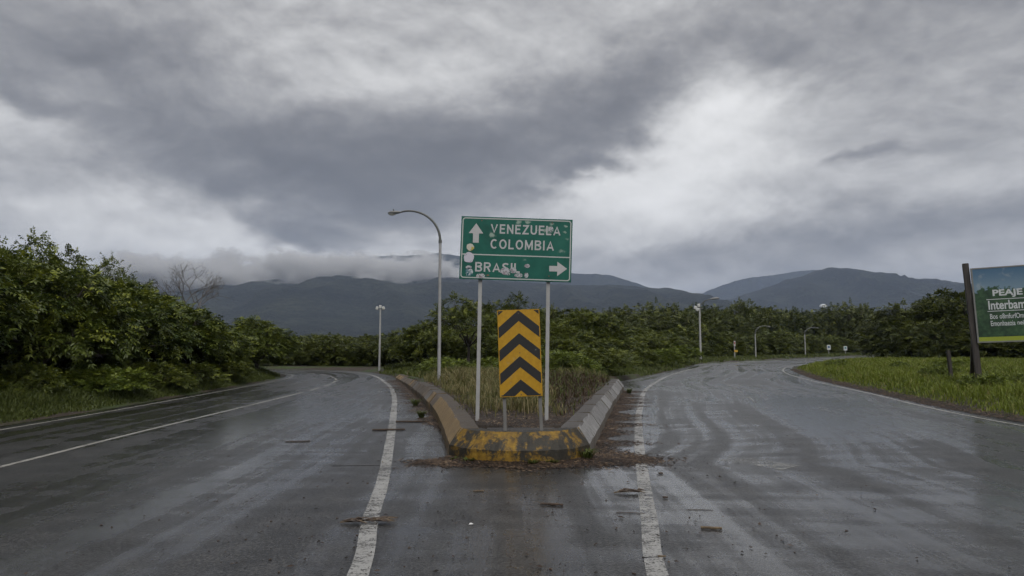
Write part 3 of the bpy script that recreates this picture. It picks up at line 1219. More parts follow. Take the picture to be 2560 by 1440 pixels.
def road_lettering(body, x0, x1, yc, h):
    tot = sum(GLYPH[ch][0] for ch in body)
    gap = 0.20 if body != 'BRASIL' else 0.17
    wid = tot + gap * (len(body) - 1)
    W_ = (x1 - x0) * SK
    sx = W_ / wid
    sz = h * SK
    cx, cz = sg((x0 + x1) / 2, yc)
    x = cx - W_ / 2
    for ch in body:
        mb = MB()
        gw, strokes = GLYPH[ch]
        for si, st in enumerate(strokes):
            ribbon_poly(mb, st, TH, -0.0102, 0.0015 + 0.0002 * si, sx, sz, x, cz - sz / 2)
        x += (gw + gap) * sx
        mb.build('letter', M_sign_white, panel)['label'] = 'white letter %s of %s' % (ch, body)


for body, x0, x1, y0, h in (('VENEZUELA', 765, 2030, 390, 170), ('COLOMBIA', 763, 1908, 664, 176), ('BRASIL', 487, 1290, 1072, 172)):
    road_lettering(body, x0, x1, y0, h)


def blob_poly(cx, cz, rx, rz, rnd, n=16, j=0.1):
    ph = [rnd.uniform(0, 6.28) for _ in range(3)]
    return [(cx + rx * math.cos(a) * (1 + j * math.sin(2 * a + ph[0]) + j * .6 * math.sin(5 * a + ph[1])),
             cz + rz * math.sin(a) * (1 + j * math.sin(3 * a + ph[2]) + j * .6 * math.sin(4 * a + ph[0]))) for a in [2 * math.pi * k / n for k in range(n)]]


def sticker_mat(name, base, mark, thr, scale, accent=None):
    m = mat(name)
    P_ = tc('Object')
    n_ = noise(P_, scale, 3, 0.6, 0.8)
    c = mixc(sstep(n_, thr, thr + 0.04), base, mark)
    if accent:
        c = mixc(sstep(noise(vadd(P_, (3.1, 1.0, 2.0)), scale * 0.45, 2, 0.5), 0.55, 0.6), c, accent)
    return surface(m, c, 0.55)


M_st = [sticker_mat('sticker_cream', (0.48, 0.47, 0.40), (0.06, 0.08, 0.07), 0.60, 28, (0.42, 0.34, 0.06)),
        sticker_mat('sticker_pale', (0.50, 0.49, 0.55), (0.10, 0.10, 0.13), 0.62, 24),
        sticker_mat('sticker_teal', (0.42, 0.46, 0.48), (0.01, 0.10, 0.12), 0.50, 20),
        sticker_mat('sticker_scraped', (0.42, 0.42, 0.44), (0.03, 0.10, 0.08), 0.54, 34, (0.25, 0.22, 0.24)),
        sticker_mat('sticker_brown', (0.16, 0.11, 0.07), (0.05, 0.03, 0.02), 0.55, 30)]
rs = random.Random(9)
for (cx, cy, rx, ry, k) in [(400, 702, 68, 66, 0), (374, 890, 96, 96, 1), (370, 1066, 56, 30, 3), (380, 1150, 72, 78, 2), (585, 1224, 88, 44, 3), (1022, 1140, 84, 62, 3),
                            (1168, 1128, 62, 52, 3), (1266, 1218, 80, 38, 3), (1420, 1046, 48, 36, 3), (1406, 1215, 38, 46, 3), (716, 1212, 26, 16, 4), (1852, 384, 46, 52, 3), (1085, 1190, 36, 26, 3)]:
    c = sg(cx, cy)
    flat(blob_poly(c[0], c[1], rx * SK, ry * SK, rs, j=0.07), y0=-0.0122, t=0.001).build('sticker', M_st[k], panel)
for (cx, cz) in ((-0.6, 0.47), (0.6, 0.47), (-0.6, -0.48), (0.57, -0.44)):
    MB().tube([(cx, -0.016, cz), (cx, -0.009, cz)], 0.012, 8).build('bolt', M_bolt, panel)
for zc in (0.40, -0.40):
    MB().box((0, 0.02, zc), (SW - 0.15, 0.02, 0.05)).build('stiffener', M_sign_back, panel)

# yellow and black chevron board ----------------------------------------------
CW, CH = 0.60, 1.225
m = M_yel = mat('chevron_yellow')
P_ = tc('Object')
a = noise(P_, 5, 6, 0.7)
b = noise(P_, 3, 3, 0.5)
c = ramp(noise(P_, 18, 4, 0.6), [(0.3, (0.36, 0.19, 0.006)), (0.7, (0.46, 0.26, 0.010))])
surface(m, mixc(sstep(a * 0.6 + b * 0.4, 0.58, 0.68) * 0.6, c, (0.34, 0.29, 0.17)), 0.45)
m = M_blk = mat('chevron_black')
P_ = tc('Object')
a = noise(P_, 7, 6, 0.7)
surface(m, mixc(sstep(a, 0.66, 0.76) * 0.6, mixc(a, (0.006, 0.006, 0.006), (0.02, 0.02, 0.019)), (0.28, 0.27, 0.24)), 0.5)
chev = empty('chevron_sign', (0.14, 9.7, 0.40))
tag(chev, 'yellow and black chevron hazard board on two short grey posts at the island tip', 'hazard sign')
for xb, xt in ((-0.235, -0.275), (0.275, 0.215)):
    mb = MB()
    mb.beam((xb, 0.05, 0.0), (xt, 0.05, 1.55), 0.048, 0.04)
    mb.build('post', M_postdark, chev, bevel=0.003)
mb = MB()
mb.box((0, 0, 0), (CW, 0.012, CH))
cp = mb.build('board', M_yel, chev, loc=(-0.03, 0.0, 1.108), rot=(0, R(-2.0), R(0)), bevel=0.003)


def clip(poly, fn):
    out = []
    n = len(poly)
    for i in range(n):
        a, b = poly[i], poly[(i + 1) % n]
        fa, fb = fn(a), fn(b)
        if fa >= 0:
            out.append(a)
        if (fa >= 0) != (fb >= 0):
            t = fa / (fa - fb)
            out.append((a[0] + (b[0] - a[0]) * t, a[1] + (b[1] - a[1]) * t))
    return out


ins = 0.012
hw, hh = CW / 2 - ins, CH / 2 - ins
slope, per, th = 0.83, 0.326, 0.155
for k in range(-1, 5):
    apex = CH / 2 - 0.006 - per * k
    for sgn in (-1, 1):
        poly = [(0, apex), (0, apex - th), (sgn * 0.5, apex - th - slope * 0.5), (sgn * 0.5, apex - slope * 0.5)]
        for fn in (lambda p: hw - p[0], lambda p: hw + p[0], lambda p: hh - p[1], lambda p: hh + p[1]):
            poly = clip(poly, fn)
            if len(poly) < 3:
                break
        if len(poly) >= 3:
            flat(poly, y0=-0.0062, t=0.0015).build('stripe', M_blk, cp)
for (cx, cz) in ((0, 0.56), (0, 0.0), (0, -0.58), (-0.27, -0.585), (0.27, -0.585), (-0.27, 0.585)):
    MB().tube([(cx, -0.012, cz), (cx, -0.005, cz)], 0.009, 8).build('bolt', M_bolt, cp)


# street lamps -----------------------------------------------------------------
def street_lamp(loc, pole_h, arm_dx, arm_h, r0, label, side=-1, detail=True):
    o = empty('street_lamp', loc)
    mb = MB()
    mb.tube([(0, 0, -0.3), (0, 0, pole_h * 0.5), (0, 0, pole_h)], [r0, r0 * 0.9, r0 * 0.78], 10)
    p = mb.build('pole', M_lamp_pole, o, smooth=True)
    MB().box((0, 0, 0.02), (r0 * 5, r0 * 5, 0.05)).build('base_plate', M_postdark, p)
    MB().tube([(0, 0, pole_h - 0.05), (0, 0, pole_h + 0.06)], r0 * 0.98, 10).build('collar', M_lamp_dark, p, smooth=True)
    pts = []
    for t in np.linspace(0, 1, 15):
        a = t * math.pi / 2 * 1.06
        pts.append((side * arm_dx * 0.80 * (1 - math.cos(a)), 0, pole_h + 0.02 + arm_h * math.sin(min(a, math.pi / 2 * 1.06))))
    ex = pts[-1]
    pts.append((ex[0] + side * arm_dx * 0.12, 0, ex[2] - 0.03))
    mb = MB()
    mb.tube(pts, [r0 * 0.72 - 0.012 * t for t in np.linspace(0, 1, len(pts))], 8)
    mb.build('arm', M_lamp_dark, o, smooth=True)
    hx, hz = pts[-1][0], pts[-1][2]
    L = 0.5
    n = 9
    mb = MB()
    prof = [(0.0, 0.03), (0.12, 0.05), (0.35, 0.085), (0.6, 0.10), (0.85, 0.085), (1.0, 0.03)]
    mb.tube([(hx + side * (L * q - 0.03), 0, hz - 0.03 * q - 0.02 * q) for q, _ in prof], [w for _, w in prof], 10)
    me = mb.mesh('lamp_head', True)
    for v in me.vertices:
        v.co.z = hz - 0.02 + (v.co.z - hz + 0.02) * 0.62
    link('lamp_head', me, M_lamp_head, o)
    mb = MB()
    mb.tube([(hx + side * L * q, 0, hz - 0.075 + 0.012 * (1 - abs(q - .6) * 3)) for q in (0.38, 0.5, 0.65, 0.8, 0.9)], [0.03, 0.06, 0.07, 0.055, 0.02], 8)
    mb.build('lens', M_lens, o, smooth=True)
    MB().tube([(hx + side * L * 0.55, 0, hz + 0.02), (hx + side * L * 0.55, 0, hz + 0.09)], 0.02, 6).build('photocell', M_lamp_dark, o)
    tag(o, label, 'street lamp', 'street lamps beside the roads')
    return o


street_lamp((-2.51, 23.64, 0.30), 4.95, 1.38, 1.07, 0.062, 'tall street lamp with curved arm reaching left, on the island behind the green sign', -1)
street_lamp((30.6, 86.1, 0.1), 3.1, 1.5, 0.95, 0.085, 'small distant street lamp by the right road, left of the two curved ones', 1)
street_lamp((45.3, 105.9, 0.1), 3.4, 1.75, 1.0, 0.10, 'small distant street lamp by the right road, right of the two curved ones', 1)


def flood_pole(loc, h, r0, label, lamps, arm=None):
    o = empty('floodlight_pole', loc)
    MB().tube([(0, 0, -0.3), (0, 0, h)], [r0, r0 * 0.7], 10).build('pole', M_post, o, smooth=True)
    k = r0 / 0.075
    MB().box((0, 0, h - 0.05), (0.46 * k, 0.06, 0.05)).build('crossbar', M_postdark, o)
    for dx, dz, tilt in lamps:
        e = MB().box((0, 0, 0), (0.15 * k, 0.14 * k, 0.20 * k), Matrix.Rotation(R(tilt), 3, 'Y')).build('floodlight', M_white, o, bevel=0.02, loc=(dx * k, -0.02, h + dz * k))
        MB().box((0, -0.075 * k, -0.02), (0.11 * k, 0.015, 0.13 * k), Matrix.Rotation(R(tilt), 3, 'Y')).build('lens', M_lens, e)
    if arm:
        pts = [(0, 0, h - 0.2)] + [(arm[0] * (1 - math.cos(t)) , 0, h - 0.2 + arm[1] * math.sin(t)) for t in np.linspace(0.15, 1.45, 8)]
        mb = MB()
        mb.tube(pts, 0.05, 6)
        mb.build('arm', M_lamp_dark, o, smooth=True)
        ex = pts[-1]
        mb = MB()
        mb.tube([(ex[0] - 0.05, 0, ex[2]), (ex[0] + 0.25, 0, ex[2] + 0.06), (ex[0] + 0.75, 0, ex[2] + 0.10), (ex[0] + 0.95, 0, ex[2] + 0.1)], [0.05, 0.11, 0.13, 0.03], 8)
        mb.build('lamp_head', M_lamp_head, o, smooth=True)
    tag(o, label, 'light pole', 'poles topped with floodlights')
    return o


flood_pole((-8.3, 43.0, 0.05), 3.9, 0.075, 'pale pole topped with white floodlights beside the left bend', [(-0.2, 0.06, 18), (0.2, 0.06, -18), (0.0, 0.14, 0)])
flood_pole((19.3, 70.2, 0.05), 5.5, 0.125, 'pale pole with white floodlights and a curved arm beside the right road', [(-0.26, 0.02, 15), (-0.05, 0.16, -10), (-0.13, -0.1, 30)], (1.3, 1.1))


# small road signs along the right bend ----------------------------------------
def small_sign(loc, h, w, ph, col, col2, label, extra=None):
    o = empty('small_road_sign', loc)
    MB().tube([(0, 0, -0.2), (0, 0, h)], 0.06, 8).build('post', M_post, o, smooth=True)
    p = MB().box((0, -0.075, h - ph / 2), (w, 0.03, ph)).build('panel', surface(mat('sign_panel'), col, 0.5), o, bevel=0.01)
    MB().box((0, -0.098, h - ph * 0.42), (w * 0.55, 0.01, ph * 0.4)).build('symbol', surface(mat('sign_symbol'), col2, 0.5), p)
    if extra:
        MB().box((extra[0], -0.075, extra[1]), (extra[2], 0.03, extra[3])).build('plate', surface(mat('sign_plate'), extra[4], 0.5), o, bevel=0.01)
    tag(o, label, 'road sign')
    return o


small_sign((26.3, 81.0, 0.1), 2.15, 0.22, 0.62, (0.4, 0.38, 0.36), (0.3, 0.06, 0.04), 'slim post with small red-marked sign and yellow plate, by the right road', (0.14, 0.95, 0.42, 0.24, (0.45, 0.27, 0.02)))
small_sign((55.3, 119.7, 0.1), 1.75, 0.62, 0.85, (0.5, 0.52, 0.5), (0.05, 0.12, 0.25), 'small white and blue sign at the far right bend, left of the pair')
small_sign((58.3, 119.9, 0.1), 1.55, 0.62, 0.75, (0.48, 0.5, 0.52), (0.05, 0.2, 0.2), 'small white and teal sign at the far right bend, right of the pair')

# billboard ---------------------------------------------------------------------
m = M_timber = mat('dark_timber')
P_ = tc('Object')
a = noise(vscale(P_, (14, 14, 1.2)), 1.0, 6, 0.65, 0.6)
surface(m, ramp(a, [(0.3, (0.018, 0.015, 0.013)), (0.6, (0.055, 0.046, 0.04)), (0.8, (0.11, 0.095, 0.08))]), 0.6, bump(a, 0.5, 0.01))
BB = empty('billboard', (16.65, 24.56, 0.15), (0, 0, R(-24)))
tag(BB, 'billboard with forest picture reading PEAJE, on dark leaning posts in the grass', 'billboard')
BL = -R(2.9)                                     # the whole board leans left
mb = MB()
mb.beam((0.05, 0, -0.3), (-0.20, 0, 4.45), 0.19, 0.15)
mb.build('post', M_timber, BB, bevel=0.012)
mb = MB()
mb.beam((5.25, 0, -0.3), (4.98, 0, 4.42), 0.24, 0.16)
mb.build('post', M_timber, BB, bevel=0.012)
for bx in (0.0, 5.1):
    mb = MB()
    mb.beam((bx + 0.15, 2.2, -0.3), (bx - 0.02, 0.16, 2.35), 0.13, 0.13)
    mb.build('brace', M_timber, BB, bevel=0.01)
BW, BH = 5.0, 2.62
m = M_print = mat('billboard_print')
P_ = tc('Object')
x_, y_, z_ = sep(P_)
nn = noise(P_, 1.6, 6, 0.65)
nf_ = noise(P_, 5.5, 6, 0.7)
tl_ = 0.55 + (noise(vec(x_, 0.0, 0.0), 1.3, 5, 0.6) - 0.5) * 0.75
skyc = mixc(sstep(z_, 0.5, 1.3), (0.16, 0.24, 0.31), (0.065, 0.14, 0.23))
skyc = mixc(sstep(noise(P_, 2.4, 5, 0.6), 0.55, 0.72) * 0.5, skyc, (0.3, 0.34, 0.36))
frs = ramp(nf_ * 0.6 + nn * 0.4, [(0.30, (0.006, 0.016, 0.010)), (0.45, (0.014, 0.040, 0.018)), (0.56, (0.034, 0.080, 0.034)), (0.72, (0.11, 0.155, 0.075))])
prt = mixc(sstep(z_ - tl_ - (nf_ - 0.5) * 0.8, -0.03, 0.03), frs, skyc)
prt = mixc(sstep(z_, -1.145, -1.14), (0.26, 0.31, 0.03), prt)
surface(m, prt, 0.35)
board = MB().box((0, 0, 0), (BW, 0.05, BH)).build('board', M_print, BB, bevel=0.004, loc=(2.50, -0.11, 3.0), rot=(0, R(-2.0), 0))
M_trim = rough_metal('billboard_trim', (0.2, 0.2, 0.19), 0.5, rust=0.2)
frame_mesh([(BW / 2 + .03, BH / 2 + .03), (-BW / 2 - .03, BH / 2 + .03), (-BW / 2 - .03, -BH / 2 - .03), (BW / 2 + .03, -BH / 2 - .03)],
           [(BW / 2 - .02, BH / 2 - .015), (-BW / 2 + .02, BH / 2 - .015), (-BW / 2 + .02, -BH / 2 + .02), (BW / 2 - .02, -BH / 2 + .02)], -0.035, 0.03).build('trim', M_trim, board)
M_btext = surface(mat('billboard_lettering'), (0.52, 0.54, 0.55), 0.5)
x0 = -BW / 2
for body, xa, wd, zc, hh_, bold in (('PEAJE', 0.56, 0.88, 0.38, 0.29, 0.03), ('Interbami', 0.40, 1.16, -0.02, 0.32, 0.02),
                                    ('Bos', 0.42, 0.22, -0.42, 0.18, 0.01), ('o8mfurfOmd8', 0.70, 0.86, -0.42, 0.18, 0.01),
                                    ('Emonhaezia', 0.42, 0.72, -0.67, 0.18, 0.01), ('neirtr', 1.20, 0.38, -0.67, 0.15, 0.01)):
    text_obj('lettering', body, x0 + xa + wd / 2, zc, wd, hh_, M_btext, board, y=-0.0252, bold=bold)
for zc, w_ in ((0.185, 1.4), (-0.235, 1.4)):
    MB().box((x0 + 0.36 + w_ / 2, -0.0262, zc), (w_, 0.002, 0.022)).build('rule', M_btext, board)

post = MB().beam((0.06, 0, -0.3), (-0.05, 0, 1.28), 0.13, 0.11).build('fence_post', M_timber, bevel=0.01, loc=(17.92, 28.1, 0.15))
tag(post, 'lone short dark post standing in the grass left of the billboard', 'post')

# ------------------------------------------------------------------ foliage
def leaf_mat(name, dark, light, fresh, rough=0.42, trans=0.18, vary=0.30):
    m = mat(name)
    c = attr('tone')
    t, fr, _ = sep(c)
    rnd_ = objrand()
    col = mixc(clamp01(t + (rnd_ - 0.5) * vary), dark, light)
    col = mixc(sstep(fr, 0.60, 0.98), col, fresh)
    return surface(m, col, rough, spec=0.35, translucent=trans)


M_leaf = leaf_mat('leaf_green', (0.024, 0.040, 0.008), (0.112, 0.132, 0.022), (0.185, 0.205, 0.030))
M_leaf_near = leaf_mat('leaf_green_near', (0.024, 0.042, 0.008), (0.115, 0.142, 0.022), (0.215, 0.240, 0.030))
M_leaf_dark = leaf_mat('leaf_dark', (0.020, 0.033, 0.008), (0.090, 0.105, 0.020), (0.140, 0.155, 0.026))
M_leaf_bright = leaf_mat('leaf_bright', (0.045, 0.072, 0.012), (0.135, 0.170, 0.023), (0.20, 0.24, 0.03))
m = M_bark = mat('bark')
P_ = tc('Object')
a = noise(vscale(P_, (10, 10, 2.5)), 1.0, 5, 0.65)
surface(m, ramp(a, [(0.3, (0.025, 0.02, 0.016)), (0.6, (0.07, 0.058, 0.048)), (0.8, (0.14, 0.12, 0.10))]), 0.8, bump(a, 0.6, 0.02))
m = M_deadwood = mat('dead_wood')
P_ = tc('Object')
a = noise(vscale(P_, (10, 10, 2.5)), 1.0, 4, 0.6)
surface(m, ramp(a, [(0.3, (0.07, 0.065, 0.062)), (0.7, (0.16, 0.15, 0.145))]), 0.8)


def norm(v):
    return v / np.maximum(1e-9, np.linalg.norm(v, axis=1))[:, None]


def sprays(rng, pos, axis_, up, length, leaf_l, leaf_w, npairs, droop, tone):
    """compound leaves: pos/axis/up (n,3); every spray carries npairs*2+1 folded leaflets"""
    n = len(pos)
    axis_ = norm(axis_)
    side = norm(np.cross(axis_, up))
    nrm_ = np.cross(side, axis_)
    V, F, T = [], [], []
    k = npairs * 2 + 1
    base = 0
    for i in range(k):
        if i == k - 1:
            t, sg_ = 1.0, 0.0
        else:
            t = 0.18 + 0.80 * (i // 2) / max(1, npairs - 1) if npairs > 1 else 0.6
            sg_ = 1.0 if i % 2 else -1.0
        L = length[:, None]
        p = pos + axis_ * (t * L) + np.array([0, 0, -1.0]) * (droop[:, None] * t * t * L)
        spread = 0.95 if sg_ else 0.0
        ld = norm(axis_ * (0.55 if sg_ else 1.0) + side * (sg_ * spread) + nrm_ * rng.uniform(-0.35, 0.25, (n, 1)) + np.array([0, 0, -0.28]) + rng.normal(0, 0.16, (n, 3)))
        ls = norm(np.cross(ld, nrm_ + rng.normal(0, 0.22, (n, 3))))
        ll = (leaf_l * rng.uniform(0.75, 1.2, n) * (1.0 - 0.25 * abs(t - 0.55)))[:, None]
        lw = (leaf_w * rng.uniform(0.8, 1.15, n))[:, None]
        ln = np.cross(ls, ld)
        a = p
        b = p + ld * ll * 0.45 + ls * lw * 0.5 + ln * lw * 0.12
        c = p + ld * ll - np.array([0, 0, 1.0]) * ll * 0.10
        d = p + ld * ll * 0.45 - ls * lw * 0.5 + ln * lw * 0.12
        V.append(np.stack([a, b, c, d], 1).reshape(-1, 3))
        q = base + np.arange(n) * 4
        F.append(np.stack([q, q + 1, q + 2], 1))
        F.append(np.stack([q, q + 2, q + 3], 1))
        tt = np.clip(tone[0] + rng.normal(0, 0.10, n), 0, 1)
        T.append(np.repeat(np.stack([tt, tone[1], tt], 1), 4, axis=0))
        base += n * 4
    return np.concatenate(V), np.concatenate(F), np.concatenate(T)


def rand_dir(rng, n, lo=-1.0):
    z = rng.uniform(lo, 1, n)
    a = rng.uniform(0, 2 * math.pi, n)
    r = np.sqrt(1 - z * z)
    return np.stack([r * np.cos(a), r * np.sin(a), z], 1)


def crown_mesh(name, seed, H, W, nlobes, nspray, leaf_l=0.17, leaf_w=0.065, slen=0.42, base=0.12, npairs=5, lobe=(0.20, 0.34), flat_top=0.0, inner=0.10, low=-0.45):
    """crown about W wide and H high standing on z=0; lobes packed in a dome"""
    rng = np.random.RandomState(seed)
    C, Rd = [], []
    for i in range(nlobes):
        for _ in range(30):
            d = rand_dir(rng, 1, -0.3)[0]
            q = rng.uniform(0.30, 1.0) ** 0.45
            c = np.array([d[0] * W / 2 * q * 0.85, d[1] * W / 2 * q * 0.85, H * (base + (0.92 - base) * (0.42 + 0.46 * d[2] * q + rng.uniform(-0.13, 0.05)))])
            r = rng.uniform(*lobe) * W * (0.85 if c[2] > 0.6 * H else 1.05)
            r = min(r, max(0.12 * W, c[2] * 0.95))
            if c[2] + r * 0.8 > H * rng.uniform(0.93, 1.03):
                c[2] = H * rng.uniform(0.86, 1.0) - r * 0.8
            if all(np.linalg.norm(c - c2) > 0.50 * (r + r2) for c2, r2 in zip(C, Rd)):
                break
        C.append(c)
        Rd.append(r)
    C, Rd = np.array(C), np.array(Rd)
    w = Rd ** 2
    li = rng.choice(len(C), nspray * 2, p=w / w.sum())
    d = rand_dir(rng, nspray * 2, low)
    # branch tips: bunch the sprays in little tufts on each lobe
    ntuft = 20
    td = {l: rand_dir(rng, ntuft, low) for l in range(len(C))}
    pick = rng.randint(0, ntuft, nspray * 2)
    tdir = np.array([td[l][k] for l, k in zip(li, pick)])
    tuftr = np.array([0.78 + 0.46 * ((l * 7 + k * 13) % 10) / 10 for l, k in zip(li, pick)])
    d = norm(tdir + d * 0.30)
    rr = Rd[li] * tuftr * np.where(rng.rand(nspray * 2) < inner, rng.uniform(0.5, 0.9, nspray * 2), rng.uniform(0.84, 1.02, nspray * 2))
    pos = C[li] + d * rr[:, None] * np.array([1, 1, 0.82])
    keep = np.ones(len(pos), bool)
    for j in range(len(C)):
        dd = np.linalg.norm((pos - C[j]) / np.array([1, 1, 0.82]), axis=1)
        keep &= ~((dd < Rd[j] * 0.70) & (li != j))
    keep &= pos[:, 2] > 0.05
    pos, d, li = pos[keep][:nspray], d[keep][:nspray], li[keep][:nspray]
    n = len(pos)
    ax = norm(d * np.array([1, 1, 0.55]) + rng.normal(0, 0.38, (n, 3)) + np.array([0, 0, 0.06]))
    up = norm(np.array([0, 0, 1.0]) + d * 0.45 + rng.normal(0, 0.2, (n, 3)))
    lt = rng.uniform(0.15, 0.85, len(C))
    t0 = np.clip(lt[li] * 0.55 + 0.45 * rng.rand(n), 0, 1)
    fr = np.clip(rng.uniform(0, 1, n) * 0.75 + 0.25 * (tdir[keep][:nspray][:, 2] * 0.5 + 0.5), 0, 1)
    V, F, T = sprays(rng, pos, ax, up, slen * rng.uniform(0.7, 1.25, n), leaf_l, leaf_w, npairs, rng.uniform(0.1, 0.55, n), (t0, fr))
    return mesh_np(name, V, F, {'tone': T}), C, Rd


def trunk_mesh(name, seed, C, Rd, H, r0, base_h=0.25):
    """tapered leaning trunk with limbs running to the lobes"""
    rng = random.Random(seed)
    mb = MB()
    top = Vector((rng.uniform(-.2, .2), rng.uniform(-.2, .2), H * base_h))
    mb.tube([(0, 0, -0.4), (0.03, 0.02, 0.1), top * 0.6 + Vector((0.04, 0, 0)), top], [r0 * 1.35, r0 * 1.1, r0 * 0.9, r0 * 0.75], 8)
    for c, r in zip(C, Rd):
        e = Vector(c)
        k1 = top.lerp(e, 0.4) + Vector((rng.uniform(-.15, .15), rng.uniform(-.15, .15), 0.12 * H * 0.5))
        mb.tube([top * 0.92, k1, e, e + Vector((rng.uniform(-.3, .3), rng.uniform(-.3, .3), 0.5)) * r], [r0 * 0.5, r0 * 0.33, r0 * 0.18, r0 * 0.05], 6, cap=False)
        for _ in range(3):
            dv = Vector((rng.uniform(-1, 1), rng.uniform(-1, 1), rng.uniform(-.2, 1))).normalized()
            mb.tube([k1.lerp(e, 0.6), e + dv * r * 0.8], [r0 * 0.16, r0 * 0.04], 5, cap=False)
    return mb.mesh(name, True)


class Kind:
    def __init__(self, nm, seed, H, W, nl, ns, r0=0.12, base_h=0.2, **kw):
        self.H, self.W = H, W
        self.crown, C, Rd = crown_mesh(nm + '_crown', seed, H, W, nl, ns, **kw)
        self.trunk = trunk_mesh(nm + '_trunk', seed, C, Rd, H, r0, base_h)
        self.trunk.materials.append(M_bark)


KINDS = {
    'a': Kind('broad_tree', 11, 4.6, 5.2, 34, 3300, lobe=(0.11, 0.18), base=0.10, low=-0.5),
    'b': Kind('broad_tree', 23, 4.8, 4.6, 30, 3000, lobe=(0.12, 0.19), base=0.10, low=-0.5),
    'c': Kind('round_tree', 37, 4.2, 5.4, 36, 3300, lobe=(0.10, 0.18), base=0.10, low=-0.5),
    'd': Kind('far_tree', 41, 8.0, 9.5, 40, 3400, r0=0.2, leaf_l=0.30, leaf_w=0.13, slen=0.75, lobe=(0.10, 0.17), base=-0.12, low=-0.8),
    'e': Kind('far_tree', 53, 8.0, 8.2, 36, 3200, r0=0.2, leaf_l=0.30, leaf_w=0.13, slen=0.75, lobe=(0.10, 0.17), base=-0.12, low=-0.8),
    'f': Kind('far_tree', 67, 7.0, 10.0, 44, 3600, r0=0.2, leaf_l=0.30, leaf_w=0.13, slen=0.75, lobe=(0.09, 0.16), base=-0.12, low=-0.8),
    'g': Kind('far_tree', 71, 9.0, 8.0, 36, 3200, r0=0.2, leaf_l=0.30, leaf_w=0.13, slen=0.75, lobe=(0.10, 0.17), base=-0.05, low=-0.8),
    'h': Kind('low_tree', 29, 4.6, 5.4, 36, 3000, lobe=(0.12, 0.19), base=-0.08, low=-0.8),
    's': Kind('shrub', 83, 1.6, 2.2, 10, 700, r0=0.04, leaf_l=0.13, leaf_w=0.05, slen=0.30),
    't': Kind('shrub', 97, 2.4, 3.2, 12, 1100, r0=0.05, leaf_l=0.15, leaf_w=0.06, slen=0.36),
    'o': Kind('airy_tree', 101, 4.4, 4.6, 17, 1000, r0=0.09, base_h=0.36, base=0.38, lobe=(0.11, 0.18), leaf_l=0.15, leaf_w=0.055, slen=0.40, inner=0.3, low=-0.3),
}
prng = random.Random(77)
CROWN_MATS = {}


def crown_with(me, m):
    key = (me.name, m.name)
    if key not in CROWN_MATS:
        c = me if not len(me.materials) else me.copy()
        c.materials.clear()
        c.materials.append(m)
        CROWN_MATS[key] = c
    return CROWN_MATS[key]


def gz(x, y):
    return float(ground_z(np.array([[x, y]]))[0])


def plant(name, k, x, y, h, w, label, m=M_leaf, cat='tree', group=None, rot=None, trunk=True):
    kd = KINDS[k]
    o = empty(name, (x, y, gz(x, y) - 0.03), (0, 0, prng.uniform(0, 6.28) if rot is None else rot))
    o.scale = (w / kd.W, w / kd.W * prng.uniform(0.9, 1.1), h / kd.H)
    if trunk:
        link('trunk' if cat == 'tree' else 'stem', kd.trunk, None, o)
    link('crown' if cat == 'tree' else 'foliage', crown_with(kd.crown, m), None, o)
    tag(o, label, cat, group)
    return o


ORD = ['first', 'second', 'third', 'fourth', 'fifth', 'sixth', 'seventh', 'eighth', 'ninth', 'tenth', 'eleventh', 'twelfth', 'thirteenth', 'fourteenth', 'fifteenth', 'sixteenth', 'seventeenth']


def ordinals(items):
    """place of each (x, y, ...) item counted from the left as seen from the fork"""
    order = sorted(range(len(items)), key=lambda i: items[i][0] / items[i][1])
    return {i: ORD[k] for k, i in enumerate(order)}


# left roadside trees, near to far
LT = [(-15.6, 11.0, 4.6, 5.4, 'a', 'broad leafy tree at the left edge of the view, nearest the camera'),
      (-14.9, 15.6, 4.9, 5.2, 'b', 'tall leafy tree against the left edge of the picture'),
      (-14.3, 20.2, 4.45, 5.0, 'c', 'second big leafy tree from the left edge beside the left road'),
      (-14.1, 23.9, 4.35, 4.8, 'a', 'third leafy tree of the left roadside row, below the bare tree'),
      (-14.0, 27.2, 3.95, 4.6, 'b', 'fourth leafy tree of the left roadside row'),
      (-13.9, 29.8, 3.1, 4.0, 'c', 'fifth leafy tree of the left roadside row, lower than its neighbours'),
      (-13.9, 32.2, 2.25, 3.0, 'a', 'low leafy tree just before the round one at the left bend'),
      (-13.4, 36.0, 3.25, 3.7, 'b', 'round leafy tree at the end of the left row, by the bend')]
for x, y, h, w, k, lab in LT:
    plant('roadside_tree', k, x, y, h, w, lab, M_leaf_near, group='trees along the left road')
back = [(-19.5, 16.5, 5.9, 5.8), (-18.8, 20.8, 5.3, 5.4), (-18.3, 24.4, 5.2, 5.2), (-18.0, 28.0, 4.4, 5.0), (-17.8, 31.5, 3.6, 4.6), (-17.4, 35.0, 2.9, 4.2), (-24, 22, 6.2, 6), (-23, 28, 5.4, 6), (-22, 34, 3.9, 6), (-19.0, 38.5, 2.6, 4.2), (-24.0, 39, 3.2, 5.0)]
for i, (x, y, h, w) in enumerate(back):
    plant('roadside_tree', 'hah'[i % 3], x, y, h, w, 'leafy tree in the second row behind the left roadside trees', M_leaf_near, group='trees in the second row on the left')
# one taller spray-topped tree standing out of the left row
plant('roadside_tree', 'o', -15.3, 22.1, 5.25, 3.2, 'taller loose-topped tree rising above the left roadside row', M_leaf_near, group='trees along the left road')

plant('roadside_tree', 'o', -15.2, 18.9, 5.15, 3.0, 'loose-topped tree poking above the left row near the picture edge', M_leaf_near, group='trees along the left road')
plant('roadside_tree', 'o', -15.0, 25.6, 4.85, 2.8, 'loose-topped tree poking above the left row, just left of the bare tree', M_leaf_near, group='trees along the left road')
